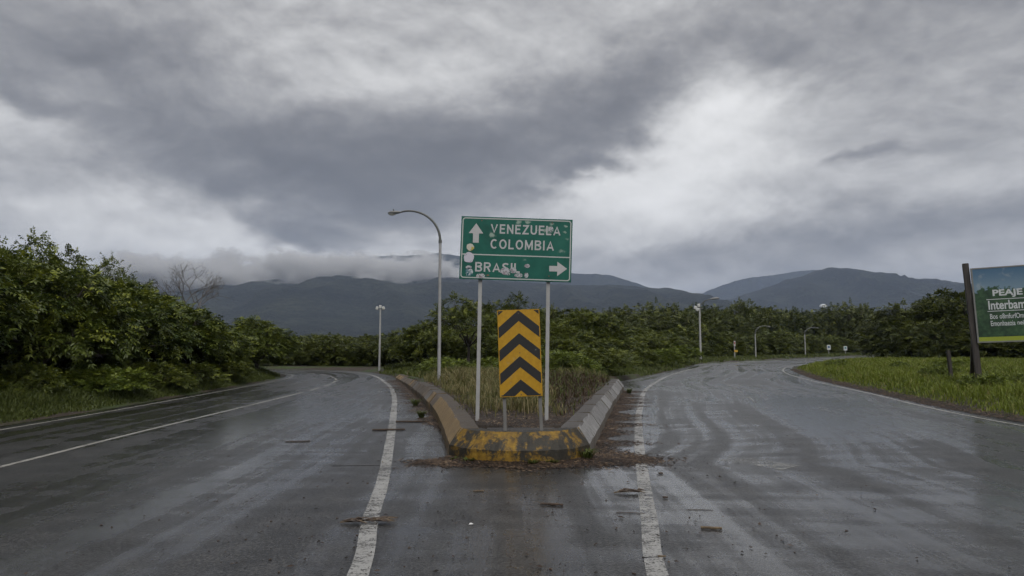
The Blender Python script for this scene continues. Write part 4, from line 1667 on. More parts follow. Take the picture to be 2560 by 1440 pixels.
# trees behind the left bend
fx = [(-31, 55, 2.6, 6), (-26.5, 53.5, 2.4, 5), (-22.8, 54, 2.3, 5), (-19.6, 53, 2.15, 4.6), (-16.4, 54, 2.45, 4.8), (-13.4, 53.2, 2.5, 4.2), (-10.6, 52, 2.25, 4.0), (-8.2, 50.2, 2.35, 3.6),
      (-33, 62, 2.9, 7), (-27, 61, 2.6, 6.5), (-21.5, 61, 2.4, 6), (-17, 60, 2.7, 5.5), (-12.6, 59, 2.6, 5), (-8.5, 57.5, 2.8, 5), (-24, 68, 2.7, 7), (-18, 68, 2.6, 6), (-13, 67, 2.9, 6)]
fo = ordinals(fx[:8])
for i, (x, y, h, w) in enumerate(fx):
    plant('bend_tree', 'dfec'[i % 4], x, y, h, w, '%s tree from the left in the low row behind the left bend' % fo[i] if i < 8 else 'low dark tree in the rear rows behind the left bend', M_leaf_dark, group='trees behind the left bend')

# thicket on the island
plant('island_tree', 'o', -2.4, 36.5, 4.35, 4.4, 'open-crowned tree with visible limbs behind the green sign', M_leaf, rot=0.7)
plant('island_tree', 'o', 0.1, 39.0, 4.5, 4.0, 'second open-crowned tree, between the green sign posts', M_leaf, rot=2.9)
plant('island_tree', 'b', -5.6, 43.0, 3.3, 3.8, 'leafy tree on the island just right of the left floodlight pole', M_leaf)
plant('island_tree', 'c', -3.9, 41.0, 2.9, 4.0, 'low leafy tree at the foot of the open-crowned tree, left side', M_leaf)
plant('island_tree', 'c', 5.3, 48.5, 4.35, 5.6, 'broad domed tree right of the chevron board', M_leaf)
plant('island_tree', 'a', 2.9, 43.5, 3.3, 4.6, 'leafy tree right behind the chevron board', M_leaf)
mids = [(7.8, 50.5, 2.7, 4.2, 'a'), (10.6, 54.5, 2.6, 4.6, 'c'), (13.3, 60.5, 2.6, 4.4, 'b'), (4.6, 42.0, 2.4, 3.6, 'b'), (6.6, 45.0, 2.2, 3.4, 'c'), (1.0, 46, 3.2, 5, 'a'), (9.2, 58, 3.3, 5.5, 'b'), (-1, 50, 3.4, 5.5, 'c'), (-5, 52, 3.4, 5.5, 'a'), (3, 55, 3.8, 6, 'c'), (13, 68, 3.6, 6, 'a')]
mo = ordinals(mids)
for i, (x, y, h, w, k) in enumerate(mids):
    plant('island_tree', k, x, y, h, w, '%s bushy tree from the left in the thicket between the two roads' % mo[i], M_leaf, group='thicket between the two roads')

# wood beyond the right road
woods = []
wr = random.Random(3)
edge = [(14.5, 78), (19, 84), (24, 90.5), (29, 96.5), (34.5, 103), (40, 109.5), (46, 116.5), (52, 123.5), (58.5, 131), (66, 139), (75, 146)]
for i, (x, y) in enumerate(edge):
    woods.append((x, y, wr.uniform(3.6, 4.8), wr.uniform(7, 8.6), 'front'))
    woods.append((x - 4.5, y + 6, wr.uniform(7.2, 8.8) * (0.74 + 0.58 * i / 10), wr.uniform(8.4, 10), 'tall'))
    woods.append((x - 1.5 - 8, y + 14, wr.uniform(8.8, 10.4) * (0.74 + 0.58 * i / 10), wr.uniform(9, 11), 'tall'))
for i in range(9):
    woods.append((2 + i * 5.5, 92 + i * 7.5, (5.9 + 0.42 * i) * wr.uniform(0.94, 1.06), 10, 'tall'))
woods += [(72, 145, 11.6, 10, 'tall'), (70, 152, 12.4, 10, 'tall'), (77, 150, 12.2, 10, 'tall'), (84, 159, 12.8, 10, 'tall')]
for i in range(7):
    woods.append((-28 + i * 6, 84 + wr.uniform(-4, 4), wr.uniform(2.9, 3.5), 8, 'tall'))
wf = [i for i, q in enumerate(woods) if q[4] == 'front']
wo = ordinals([woods[i] for i in wf])
for i, (x, y, h, w, kd) in enumerate(woods):
    lab = '%s low bushy tree from the left along the front of the right wood' % wo[wf.index(i)] if kd == 'front' else 'tall dark tree in the wood beyond the right road'
    plant('wood_tree', 'defg'[i % 4], x, y, h, w, lab, M_leaf if kd == 'front' else M_leaf_dark, group='bushy front of the wood beyond the right road' if kd == 'front' else 'tall trees of the wood beyond the right road')
rightc = [(44.0, 75.5, 7.4, 9.0), (48.5, 73, 9.4, 9.2), (53.5, 72, 9.6, 9.6), (42.5, 71.5, 4.4, 7.0), (47, 68.5, 4.2, 7.2), (52.5, 66.5, 4.5, 7.4), (58.5, 70, 8.6, 10), (58, 64, 5.0, 8), (64, 66, 8.4, 10), (70, 70, 8.8, 10), (50, 80, 8.4, 9.5), (57, 79, 8.8, 10), (63, 60, 6, 9), (66, 86, 9, 11)]
ro = ordinals(rightc)
for i, (x, y, h, w) in enumerate(rightc):
    plant('field_tree', 'gedf'[i % 4], x, y, h, w, '%s dark tree from the left in the clump behind the right-hand field' % ro[i], M_leaf_dark, group='tree clump behind the right-hand field')

# bare tree over the left row
def bare_tree(x, y, label):
    rng = random.Random(14)
    segs = []

    def grow(p, d, L, r, lev):
        pts = [p]
        q = p.copy()
        dd = d.copy()
        for _ in range(3):
            dd = (dd + Vector((rng.gauss(0, .16), rng.gauss(0, .16), rng.gauss(0.03, .12)))).normalized()
            q = q + dd * L / 3
            pts.append(q.copy())
        segs.append((pts, r, r * 0.62))
        if lev == 0 or r < 0.006:
            return
        nb = 3 if lev > 3 else rng.choice([2, 3])
        for _ in range(nb):
            a = Vector((rng.gauss(0, 1), rng.gauss(0, .8), rng.gauss(0.1, .55)))
            nd = (dd * 0.95 + a.normalized() * rng.uniform(0.55, 0.95)).normalized()
            grow(pts[rng.choice([2, 3, 3])], nd, L * rng.uniform(0.62, 0.85), r * 0.60, lev - 1)

    o = empty('bare_tree', (x, y, gz(x, y)))
    trunk = MB()
    trunk.tube([(0, 0, -0.3), (0.1, 0, 1.5), (-0.1, 0, 3.0)], [0.13, 0.11, 0.085], 8)
    trunk.build('trunk', M_deadwood, o, smooth=True)
    for sd in (Vector((-0.75, 0, 0.75)), Vector((0.55, 0.1, 0.9)), Vector((0.95, -0.1, 0.5)), Vector((-0.1, 0.2, 1.0))):
        segs.clear()
        grow(Vector((-0.1, 0, 3.0)), sd.normalized(), 1.15, 0.055, 5)
        mb = MB()
        for pts, r1, r2 in segs:
            mb.tube(pts, [r1 + (r2 - r1) * k / 3 for k in range(4)], 5, cap=False)
        mb.build('branch', M_deadwood, o, smooth=True)
    tag(o, label, 'tree')


bare_tree(-19.3, 40.5, 'leafless grey tree standing above the left roadside trees')

# shrubs and weeds on the left verge
sh = [(-12.6, 17.9, 1.0, 1.3, 's', M_leaf, 'leafy shrub at the foot of the left roadside trees'),
      (-12.0, 20.2, 0.85, 1.9, 's', M_leaf_bright, 'bright green low bush on the left verge'),
      (-12.1, 23.2, 1.0, 2.0, 't', M_leaf, 'dull green bush on the left verge beyond the bright one'),
      (-12.0, 26.0, 0.9, 1.8, 's', M_leaf, 'small green bush on the left verge, middle of the row'),
      (-12.1, 29.0, 0.85, 1.8, 't', M_leaf, 'small green bush on the left verge, near the bend'),
      (-12.8, 14.8, 0.8, 1.6, 's', M_leaf, 'small green bush at the left picture edge'),
      (-13.2, 16.6, 0.9, 1.8, 't', M_leaf_near, 'rounded bush under the tall tree at the left edge'),
      (-13.1, 19.3, 0.8, 1.8, 't', M_leaf_near, 'rounded bush under the second big left tree'),
      (-13.1, 22.0, 0.9, 1.8, 't', M_leaf_near, 'rounded bush under the third left tree')]
for x, y, h, w, k, m_, lab in sh:
    plant('verge_bush', k, x, y, h, w, lab, m_, cat='bush', group='bushes on the left verge')
ish = [(2.4, 30.0, 1.15, 2.2, 't'), (4.2, 33.0, 1.35, 2.6, 's'), (-2.9, 30.5, 0.8, 1.6, 's'), (0.2, 30.0, 0.9, 1.9, 't'), (6.0, 40.0, 1.2, 2.4, 't'), (0.8, 33.5, 1.0, 2.0, 's'), (-3.6, 35.0, 0.9, 1.8, 's'), (8.0, 45.0, 1.3, 2.4, 's'), (-0.9, 33.2, 0.9, 1.8, 't'), (11.0, 50.5, 1.3, 2.6, 't'), (3.0, 38.0, 1.9, 2.6, 't'), (14.2, 59, 1.6, 3, 's')]
io_ = ordinals(ish)
for i, (x, y, h, w, k) in enumerate(ish):
    plant('island_bush', k, x, y, h, w, '%s low bush from the left in front of the island thicket' % io_[i], M_leaf_bright if i % 3 != 1 else M_leaf, cat='bush', group='bushes in front of the island thicket')


fw = random.Random(18)
for i in range(16):
    y = fw.uniform(17, 46)
    x = float(np.interp(y, RB[:, 1], RB[:, 0])) + fw.uniform(1.2, 9)
    s_ = fw.uniform(0.4, 0.75)
    plant('field_weed', 's', x, y, s_, s_ * 1.5, 'leafy weed standing above the grass of the right-hand field', M_leaf_bright, cat='weed', group='leafy weeds in the right-hand field')


# ------------------------------------------------------------------ grass
def grass_mat(name, stops, rough=0.5, trans=0.3):
    m = mat(name)
    t, _, _ = sep(attr('tone'))
    return surface(m, ramp(t, stops), rough, spec=0.3, translucent=trans)


def grass(name, P, h, w, tone, m, label, seed, bend=0.5, cat='grass', zoff=-0.02, d=None):
    """P (n,2) roots; one bent blade each"""
    rng = np.random.RandomState(seed)
    n = len(P)
    z = ground_z(P, None if d is None else (d, d <= 0)) + zoff
    a = rng.uniform(0, 2 * math.pi, n)
    dirv = np.stack([np.cos(a), np.sin(a)], 1)
    sd = np.stack([-dirv[:, 1], dirv[:, 0]], 1)
    # blades turn their flat side every way
    ang = rng.uniform(0, 2 * math.pi, n)
    sd = np.stack([np.cos(ang), np.sin(ang)], 1)
    b = bend * rng.uniform(0.2, 1.3, n)
    hh = h * rng.uniform(0.55, 1.2, n)
    V = np.zeros((n, 5, 3))
    V[:, 0, :2] = P - sd * (w / 2)[:, None]
    V[:, 1, :2] = P + sd * (w / 2)[:, None]
    mid = P + dirv * (b * hh * 0.28)[:, None]
    V[:, 2, :2] = mid + sd * (w * 0.42)[:, None]
    V[:, 3, :2] = mid - sd * (w * 0.42)[:, None]
    V[:, 4, :2] = P + dirv * (b * hh)[:, None]
    V[:, 0, 2] = V[:, 1, 2] = z
    V[:, 2, 2] = V[:, 3, 2] = z + hh * 0.58
    V[:, 4, 2] = z + hh * (1 - 0.32 * b)
    q = np.arange(n) * 5
    F = np.concatenate([np.stack([q, q + 1, q + 2], 1), np.stack([q, q + 2, q + 3], 1), np.stack([q + 3, q + 2, q + 4], 1)])
    T = np.repeat(np.clip(tone + rng.normal(0, 0.12, n), 0, 1), 5)
    o = link(name, mesh_np(name, V.reshape(-1, 3), F, {'tone': T}), m)
    kind(o, 'stuff')
    o['label'] = label
    o['category'] = cat
    return o


G_FIELD = grass_mat('field_grass', [(0.0, (0.044, 0.060, 0.010)), (0.5, (0.132, 0.168, 0.020)), (0.8, (0.19, 0.23, 0.028)), (1.0, (0.24, 0.22, 0.07))])
G_VERGE = grass_mat('verge_grass', [(0.0, (0.036, 0.048, 0.013)), (0.5, (0.082, 0.104, 0.024)), (0.85, (0.125, 0.142, 0.038)), (1.0, (0.18, 0.155, 0.07))])
G_DRY = grass_mat('dry_grass', [(0.0, (0.045, 0.056, 0.015)), (0.4, (0.105, 0.110, 0.032)), (0.65, (0.19, 0.165, 0.070)), (1.0, (0.32, 0.26, 0.14))])
G_DEAD = grass_mat('dead_brush', [(0.0, (0.022, 0.016, 0.011)), (0.5, (0.070, 0.046, 0.028)), (1.0, (0.15, 0.10, 0.06))])


def clumpy(P, f, s=0.0):
    return wob(P[:, 0], P[:, 1], f, s)


def scatter_region(rng, n, x0, x1, y0, y1, power=1.0):
    """more roots near the camera"""
    u = rng.rand(n)
    if power == 1.0:
        y = y0 * (y1 / y0) ** u
    else:
        y = y0 + (y1 - y0) * u ** power
    x = rng.uniform(x0, x1, n)
    return np.stack([x, y], 1)


rg = np.random.RandomState(21)
# right-hand field
P = scatter_region(rg, 620000, 9, 75, 9, 110)
P = P[(P[:, 0] > 0.16 * P[:, 1] + 8) & (P[:, 0] < 0.92 * P[:, 1] + 8)]
P = P[P[:, 0] > np.interp(P[:, 1], RB[:, 1], RB[:, 0])]
d, on = road_dist(P, (RB,))
rightside = True
ok = (~on) & rightside & (d > 0.28 + 0.55 * rg.rand(len(P)) ** 2 + 0.12 * clumpy(P, 1.9))
P, d = P[ok], d[ok]
dist = np.hypot(P[:, 0], P[:, 1])
cl = clumpy(P, 0.55, 1.0) * 0.5 + clumpy(P, 1.6, 2.0) * 0.35
h = (0.12 + 0.26 * sm(0.3, 1.9, d)) * (1 + 0.85 * cl).clip(0.25, 2)
grass('field_grass', P, h, 0.006 + 0.0007 * dist, 0.50 + 0.36 * cl - 0.12 * sm(2.2, 7, d) * (clumpy(P, 0.35, 5.0) + .4) + 0.5 * (rg.rand(len(P)) < 0.09), G_FIELD, 'bright green rough grass in the field on the right', 1, 0.7, d=d)
# left verge
P = scatter_region(rg, 230000, -17, -10, 8, 46)
P = P[P[:, 0] < np.interp(P[:, 1], LA[:, 1], LA[:, 0])]
d, on = road_dist(P, (LA,))
leftside = True
ok = (~on) & leftside & (d > 0.28 + 0.25 * rg.rand(len(P)) + 0.10 * clumpy(P, 2.1)) & (d < 4.5)
P, d = P[ok], d[ok]
dist = np.hypot(P[:, 0], P[:, 1])
cl = clumpy(P, 1.1, 3.0) * 0.5 + clumpy(P, 2.7, 4.0) * 0.4
grass('verge_grass', P, (0.12 + 0.34 * sm(0.3, 1.7, d)) * (1 + 0.5 * cl), 0.008 + 0.0007 * dist, 0.45 + 0.25 * cl, G_VERGE, 'weedy dull green grass along the left road edge', 2, 0.8, d=d)
# island: dry tall grass, brown brush on the right, green further back
P = scatter_region(rg, 330000, -8, 18, 10.2, 66)
ok = in_island(P)
P = P[ok]
d, on = road_dist(P, (LB, RA))
dist = np.hypot(P[:, 0], P[:, 1])
cl = clumpy(P, 1.3, 6.0) * 0.5 + clumpy(P, 3.1, 7.0) * 0.4
front = sm(11.6, 14.5, P[:, 1] + 0.6 * clumpy(P, 1.7, 8.0))
kerbclear = np.where(P[:, 1] < 36, 0.42 + 0.25 * clumpy(P, 2.3, 9.0), 0.15)
ok = (d > kerbclear) & (rg.rand(len(P)) < front * (0.6 + 0.4 * sm(0.5, 1.6, d)) * (0.35 + 0.65 * sm(-0.35, 0.35, cl)))
brown = (P[:, 0] - 0.9 + 0.5 * clumpy(P, 1.0, 10.0) > -0.02 * (P[:, 1] - 12)) & (P[:, 1] < 27 + 2 * clumpy(P, 0.8, 2.0))
sel = ok & ~brown
far = sm(24, 34, P[:, 1])
hgt_ = (0.26 + 0.20 * sm(0.5, 1.5, d)) * (1 + 0.75 * cl).clip(0.3, 2) * np.where(P[:, 1] < 36, 0.72 + 0.28 * sm(15, 24, P[:, 1]), 0.8)
s1 = sel & (rg.rand(len(P)) > far)
grass('dry_grass', P[s1], hgt_[s1] * 1.05, 0.006 + 0.0007 * dist[s1], 0.42 + 0.30 * cl[s1] + 0.30 * (rg.rand(s1.sum()) < 0.3), G_DRY, 'tall straw-tinged grass on the traffic island', 3, 0.75, d=d[s1])
s2 = (sel & (rg.rand(len(P)) < far)) | (ok & brown & (rg.rand(len(P)) < 0.14))
grass('verge_grass', P[s2], hgt_[s2], 0.008 + 0.0008 * dist[s2], 0.5 + 0.25 * cl[s2], G_VERGE, 'green grass at the back of the traffic island', 4, 0.7, d=d[s2])
s3 = ok & brown & (rg.rand(len(P)) < 0.9)
grass('dead_brush', P[s3], hgt_[s3] * 0.80, 0.006 + 0.0007 * dist[s3], 0.45 + 0.35 * cl[s3], G_DEAD, 'dead brown brush on the right half of the traffic island', 5, 1.1, d=d[s3])
# strip behind the left bend and beyond the right road
P = np.concatenate([scatter_region(rg, 30000, -46, -5, 46, 58), scatter_region(rg, 60000, 5, 75, 55, 142)])
d, on = road_dist(P)
ok = (~on) & (d > 0.2) & (d < 6) & ~in_island(P) & ~(P[:, 0] > np.interp(P[:, 1], RB[:, 1], RB[:, 0]))
P = P[ok]
grass('verge_grass', P, np.full(len(P), 0.34), 0.05 + 0.0006 * P[:, 1], 0.5 + 0.3 * clumpy(P, 0.9, 3.0), G_VERGE, 'green verge grass along the far sides of both bends', 6, 0.7)

# ------------------------------------------------------------------ litter, twigs and stones
m = M_litter = mat('wet_leaf_litter')
t, _, _ = sep(attr('tone'))
surface(m, ramp(t, [(0.0, (0.010, 0.007, 0.005)), (0.4, (0.035, 0.022, 0.015)), (0.75, (0.085, 0.055, 0.034)), (1.0, (0.20, 0.14, 0.085))]), 0.5, spec=0.4)


def litter(name, P, z, size, aspect, tone, label, seed, along=None, cat='leaf litter'):
    rng = np.random.RandomState(seed)
    n = len(P)
    a = rng.uniform(0, 2 * math.pi, n) if along is None else along + rng.normal(0, 0.5, n)
    l = size * rng.uniform(0.5, 1.4, n)
    w = l * aspect * rng.uniform(0.5, 1.3, n)
    dx = np.stack([np.cos(a), np.sin(a)], 1)
    dy = np.stack([-dx[:, 1], dx[:, 0]], 1)
    V = np.zeros((n, 5, 3))
    V[:, 0, :2] = P - dx * l[:, None] / 2
    V[:, 1, :2] = P + dy * w[:, None] / 2
    V[:, 2, :2] = P + dx * l[:, None] / 2
    V[:, 3, :2] = P - dy * w[:, None] / 2
    V[:, 4, :2] = P
    tilt = rng.normal(0, 0.25, n) * l / 2
    V[:, 0, 2] = z + np.abs(tilt) * (tilt < 0)
    V[:, 2, 2] = z + np.abs(tilt) * (tilt > 0)
    V[:, 1, 2] = V[:, 3, 2] = z
    V[:, 4, 2] = z + w * 0.35 + 0.002
    q = np.arange(n) * 5
    F = np.concatenate([np.stack([q, q + 4, q + 1], 1), np.stack([q + 1, q + 4, q + 2], 1), np.stack([q + 2, q + 4, q + 3], 1), np.stack([q + 3, q + 4, q], 1)])
    o = link(name, mesh_np(name, V.reshape(-1, 3), F, {'tone': np.repeat(np.clip(tone + rng.normal(0, 0.26, n), 0, 1), 5)}), M_litter)
    kind(o, 'stuff')
    o['label'] = label
    o['category'] = cat
    return o


def kerb_side(rng, line, n, out, y_lo, y_hi, reach, power=2.2):
    """points beside a kerb line; out = +1 right side of travel"""
    seg = np.hypot(*np.diff(line, axis=0).T)
    S = np.concatenate([[0], np.cumsum(seg)])
    s = rng.uniform(0, S[-1], n)
    px, py = np.interp(s, S, line[:, 0]), np.interp(s, S, line[:, 1])
    return px, py


# tongues of litter washed out beside the kerb
lr = np.random.RandomState(8)
pts, zs, tn = [], [], []
n = 15000
px, py = kerb_side(lr, KR[: int(len(KR) * 0.98)], n, 1, 0, 0, 0)
tong = 0.5 + 0.5 * np.sin(py * 4.2 + 1.1 * np.sin(py * 1.7)) * np.cos(py * 1.3 + 0.4)
reach = (0.12 + 0.95 * np.clip(tong, 0, 1) ** 1.6) * np.interp(py, [10, 12, 18, 26], [1.0, 0.9, 0.9, 0.8])
reach = reach * np.exp(lr.normal(0, 0.28, n))
off = reach * lr.rand(n) ** 1.6
pts.append(np.stack([px + off, py + lr.normal(0, 0.05, n)], 1))
zs.append(0.004 + 0.05 * (1 - off / (reach + 0.02)) * np.clip(reach, 0, 1) * lr.rand(n))
n = 9000
px, py = kerb_side(lr, KL[: int(len(KL) * 0.95)], n, -1, 0, 0, 0)
keep = py > 13.2 + 1.5 * lr.rand(n)
px, py = px[keep], py[keep]
n = len(px)
tong = 0.5 + 0.5 * np.sin(py * 3.6 + 0.9 * np.sin(py * 1.3)) * np.cos(py * 0.9 + 1.0)
reach = (0.10 + 0.8 * np.clip(tong, 0, 1) ** 1.6) * np.interp(py, [12, 16, 20, 30], [0.25, 0.8, 1.0, 0.9])
reach = reach * np.exp(lr.normal(0, 0.28, n))
off = reach * lr.rand(n) ** 1.6
pts.append(np.stack([px - off, py + lr.normal(0, 0.06, n)], 1))
zs.append(0.004 + 0.04 * (1 - off / (reach + 0.02)) * np.clip(reach, 0, 1) * lr.rand(n))
# drift along the nose and its right corner
n = 8000
t_ = lr.rand(n)
px = np.interp(t_, np.linspace(0, 1, len(KF)), KF[:, 0])
py = np.interp(t_, np.linspace(0, 1, len(KF)), KF[:, 1])
rch = 0.22 + 0.10 * np.sin(px * 5) + 0.30 * sm(0.5, 1.1, px) + 0.1 * sm(0.3, -0.9, px)
rch = rch * np.exp(lr.normal(0, 0.35, n))
off = rch * lr.rand(n) ** 1.4
pts.append(np.stack([px + off * 0.9 * np.sign(px - 0.1) * sm(0.2, 1.0, np.abs(px - 0.1)) + lr.normal(0, .02, n), py - off * (0.95 - 0.3 * sm(0.6, 1.1, px))], 1))
zs.append(0.004 + 0.045 * (1 - off / (rch + 0.01)) * lr.rand(n))
n = 5200
px = 1.10 + np.abs(lr.normal(0, 0.42, n))
py = 9.95 + lr.normal(0, 0.26, n) - 0.10 * (px - 1.1)
pts.append(np.stack([px, py], 1))
zs.append(0.004 + 0.04 * (1.9 - px).clip(0, 1) * lr.rand(n))
n = 1500
px = -0.80 - np.abs(lr.normal(0, 0.26, n))
py = 9.62 + lr.normal(0, 0.07, n)
pts.append(np.stack([px, py], 1))
zs.append(0.004 + 0.02 * lr.rand(n))
P = np.concatenate(pts)
litter('leaf_litter', P, np.concatenate(zs), 0.066, 0.24, 0.40 + 0.28 * clumpy(P, 4.0, 1.0), 'brown leaf litter washed up round the foot of the island kerb', 31, along=np.where(lr.rand(len(P)) < 0.6, 0.0, 1.3))
# litter on the island top
P = np.stack([lr.uniform(-3.2, 3.0, 26000), 9.9 + 14 * lr.rand(26000) ** 1.6], 1)
d, on = road_dist(P)
ok = in_island(P) & (d > 0.26)
P = P[ok]
litter('leaf_litter', P, ground_z(P) + 0.004 + 0.02 * lr.rand(len(P)), 0.06, 0.3, 0.45 + 0.25 * clumpy(P, 3.0, 2.0), 'brown leaf litter covering the soil of the traffic island', 32)
# crumbs over the whole road
n = 7000
yy = 4.2 * (40 / 4.2) ** lr.rand(n)
P = np.stack([lr.normal(0.3, 2.6, n) * (0.5 + yy / 16), yy], 1)
d, on = road_dist(P)
P = P[on & (P[:, 1] < 34) & (clumpy(P, 1.7, 3.3) + 0.6 * clumpy(P, 0.6, 1.0) > lr.uniform(-0.5, 0.9, len(P)))]
P = P[~((P[:, 1] > 9.3) & in_island(P))]
litter('road_crumbs', P, np.full(len(P), 0.009), 0.022 * np.exp(lr.normal(0, 0.45, len(P))), 0.45, np.full(len(P), 0.20), 'small dark crumbs and leaf bits scattered over the wet road', 33, cat='debris')
# dirt edge of the right-hand field
P = np.stack([np.zeros(15000), 8 + 40 * lr.rand(15000) ** 1.5], 1)
P[:, 0] = np.interp(P[:, 1], RB[:, 1], RB[:, 0]) + lr.uniform(-0.12, 0.55, len(P))
litter('leaf_litter', P, ground_z(P) + 0.02 + 0.03 * lr.rand(len(P)), 0.08, 0.35, 0.35 + 0.2 * clumpy(P, 3.0), 'dark soil and dead leaves along the right field edge', 34)

m = M_stick = mat('wet_bark_stick')
surface(m, ramp(noise(tc('Object'), 30, 4, 0.6), [(0.3, (0.016, 0.010, 0.007)), (0.7, (0.085, 0.055, 0.036))]), 0.5)
m = M_stick_pale = mat('pale_bark_stick')
surface(m, ramp(noise(tc('Object'), 30, 4, 0.6), [(0.3, (0.05, 0.035, 0.02)), (0.7, (0.17, 0.12, 0.065))]), 0.5)


def stick(x, y, L, r, ang, label, m=M_stick, bow=0.1, name='stick'):
    rng = random.Random(int(x * 100) + 7)
    pts, rad = [], []
    for k in range(7):
        t = k / 6 - 0.5
        pts.append((t * L, bow * L * (0.25 - t * t) + rng.uniform(-.01, .01) * L, rng.uniform(0, .2) * r))
        rad.append(r * (1 - 0.35 * abs(t)) * rng.uniform(0.85, 1.1))
    me = MB().tube(pts, rad, 7).mesh(name, True)
    o = link(name, me, m, None, (x, y, 0.002 + r * 0.8), (0, 0, ang))
    tag(o, label, 'stick')
    return o


stick(0.40, 7.05, 0.23, 0.013, -0.25, 'thick dark stick lying on the road in front of the island nose')
stick(1.75, 6.15, 0.18, 0.013, -0.2, 'short pale brown stick on the right road beyond the white line', M_stick_pale)
stick(1.14, 6.72, 0.27, 0.004, -0.2, 'thin twig just left of the right white line', bow=0.2)
stick(1.84, 6.85, 0.25, 0.003, -0.15, 'thin twig on the right road between two darker sticks', bow=0.2)
stick(1.62, 7.38, 0.055, 0.012, 0.0, 'stubby dark piece of wood on the right road, nearer one')
stick(1.87, 8.75, 0.06, 0.012, 0.1, 'stubby dark piece of wood on the right road, farther one')
stick(-3.60, 11.65, 0.40, 0.010, 0.12, 'thin dark stick on the left road')
stick(-0.37, 7.70, 0.12, 0.008, 0.1, 'small pale curl of bark below the island nose', M_stick_pale, 0.4)
stick(1.14, 5.35, 0.06, 0.008, 0.0, 'small tan leaf scrap on the right white line', M_stick_pale)
stick(-2.35, 13.2, 0.62, 0.018, 0.1, 'long dark branch across the left white line, nearer the nose')
stick(-2.1, 14.6, 0.7, 0.020, 0.05, 'long dark branch beside the left kerb, farther one')


def frond(x, y, L, n, ang, label, seed, spread=0.9):
    rng = random.Random(seed)
    o = empty('fallen_frond', (x, y, 0.006), (0, 0, ang))
    MB().tube([(-L / 2, 0, 0.006), (0, 0.01, 0.014), (L / 2, 0.0, 0.006)], [0.006, 0.006, 0.002], 5).build('rib', M_stick_pale, o)
    for i in range(n):
        t = rng.uniform(-0.48, 0.35)
        sgn = rng.choice([-1, 1])
        l = L * rng.uniform(0.18, 0.42)
        a = sgn * rng.uniform(0.15, 0.6) * spread
        b = Vector((t * L, 0, 0.012 + rng.uniform(0, .012)))
        e = b + Vector((math.cos(a) * l, math.sin(a) * l * 0.8, rng.uniform(-.008, .012)))
        mid_ = (b + e) / 2 + Vector((0, sgn * 0.01, 0.012))
        mb = MB()
        mb.tube([b, mid_, e], [0.003, 0.007, 0.0015], 4)
        mb.build('leaflet', M_stick if rng.random() < 0.8 else M_stick_pale, o)
    tag(o, label, 'frond')


frond(1.28, 7.62, 0.34, 26, 0.05, 'clump of dead fronds just left of the right white line', 3)
frond(-1.33, 6.37, 0.46, 40, 0.1, 'spread of dead twigs lying across the left white line', 4, 1.3)
m = M_scrap = surface(mat('paper_scrap'), (0.6, 0.6, 0.58), 0.6)
sc = MB().add([(-.02, -.01, 0), (.018, -.014, .004), (.024, .012, .002), (-.012, .016, .008), (0, 0, .014)], [(0, 1, 4), (1, 2, 4), (2, 3, 4), (3, 0, 4), (3, 2, 1, 0)]).build('paper_scrap', M_scrap, loc=(-0.37, 6.3, 0.006))
tag(sc, 'tiny white scrap of paper on the road', 'litter')

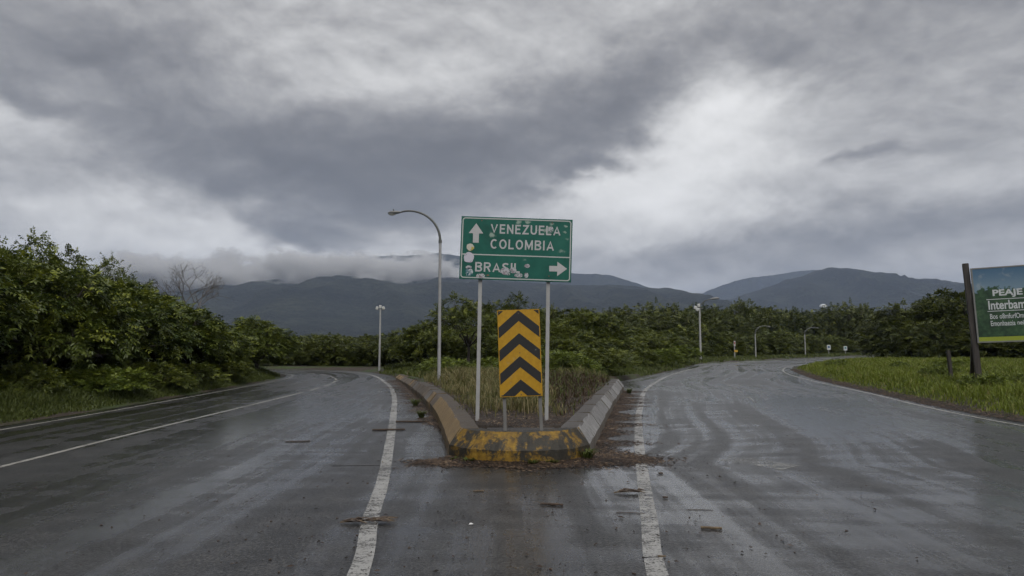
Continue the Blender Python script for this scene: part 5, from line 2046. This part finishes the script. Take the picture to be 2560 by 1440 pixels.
# pebbles near the camera
rp = random.Random(12)
pm = []
for v in range(3):
    bm = bmesh.new()
    bmesh.ops.create_icosphere(bm, subdivisions=1, radius=1)
    for q in bm.verts:
        q.co *= rp.uniform(0.7, 1.15)
        q.co.z *= 0.6
    me = bpy.data.meshes.new('pebble')
    bm.to_mesh(me)
    bm.free()
    me.materials.append(M_stick)
    pm.append(me)
for i in range(46):
    y = rp.uniform(4.9, 9.2)
    x = rp.uniform(-0.75, 0.55) * y
    o = link('pebble', pm[i % 3], None, None, (x, y, 0.004), (0, 0, rp.uniform(0, 6)))
    s_ = rp.uniform(0.006, 0.013)
    o.scale = (s_ * rp.uniform(1, 1.8), s_, s_)
    tag(o, 'small dark pebble on the wet road near the camera', 'pebble', 'pebbles on the near road')

# weeds growing at the foot of the nose
def weed(x, y, z, n, h, label, seed, m=G_VERGE, wide=0.012):
    rng = random.Random(seed)
    n = int(n * 1.8)
    wide = min(wide, 0.014)
    vs, fs = [], []
    for i in range(n):
        a = rng.uniform(0, 6.28)
        l = h * rng.uniform(0.6, 1.2)
        o_ = Vector((rng.uniform(-.05, .05), rng.uniform(-.04, .04), 0))
        d_ = Vector((math.cos(a), math.sin(a), 0))
        s_ = Vector((-d_.y, d_.x, 0))
        k = len(vs)
        vs += [o_ - s_ * wide * .5, o_ + s_ * wide * .5, o_ + d_ * l * .4 + s_ * wide * .6 + Vector((0, 0, l * .6)), o_ + d_ * l * .4 - s_ * wide * .6 + Vector((0, 0, l * .6)), o_ + d_ * l * .9 + Vector((0, 0, l * .65))]
        fs += [(k, k + 1, k + 2), (k, k + 2, k + 3), (k + 3, k + 2, k + 4)]
    me = mesh_np('weed', np.array([tuple(v) for v in vs]), np.array(fs), {'tone': np.array([rng.uniform(.3, .8) for _ in vs])})
    o = link('weed', me, m, None, (x, y, z))
    tag(o, label, 'weed', 'weeds at the kerb foot')


weed(1.05, 9.78, 0, 34, 0.22, 'tuft of green weed at the right corner of the yellow nose', 1, wide=0.03)
weed(0.55, 9.42, 0, 30, 0.10, 'low green weed at the foot of the yellow nose, right of centre', 2)
weed(0.28, 9.36, 0, 34, 0.11, 'low green weed at the foot of the yellow nose, near centre', 3)
weed(-0.60, 9.55, 0, 34, 0.10, 'low green weed at the left corner of the yellow nose', 4)
weed(-0.78, 9.70, 0, 22, 0.08, 'tiny green weed left of the yellow nose', 5)
weed(-2.05, 15.6, 0, 40, 0.20, 'bright green weed at the foot of the left kerb', 6, wide=0.03)
weed(-2.6, 18.6, 0, 40, 0.26, 'green weed at the foot of the left kerb, farther back', 7, wide=0.03)
weed(4.0, 23.6, 0, 40, 0.22, 'green weed at the foot of the right kerb near its end', 8, wide=0.03)
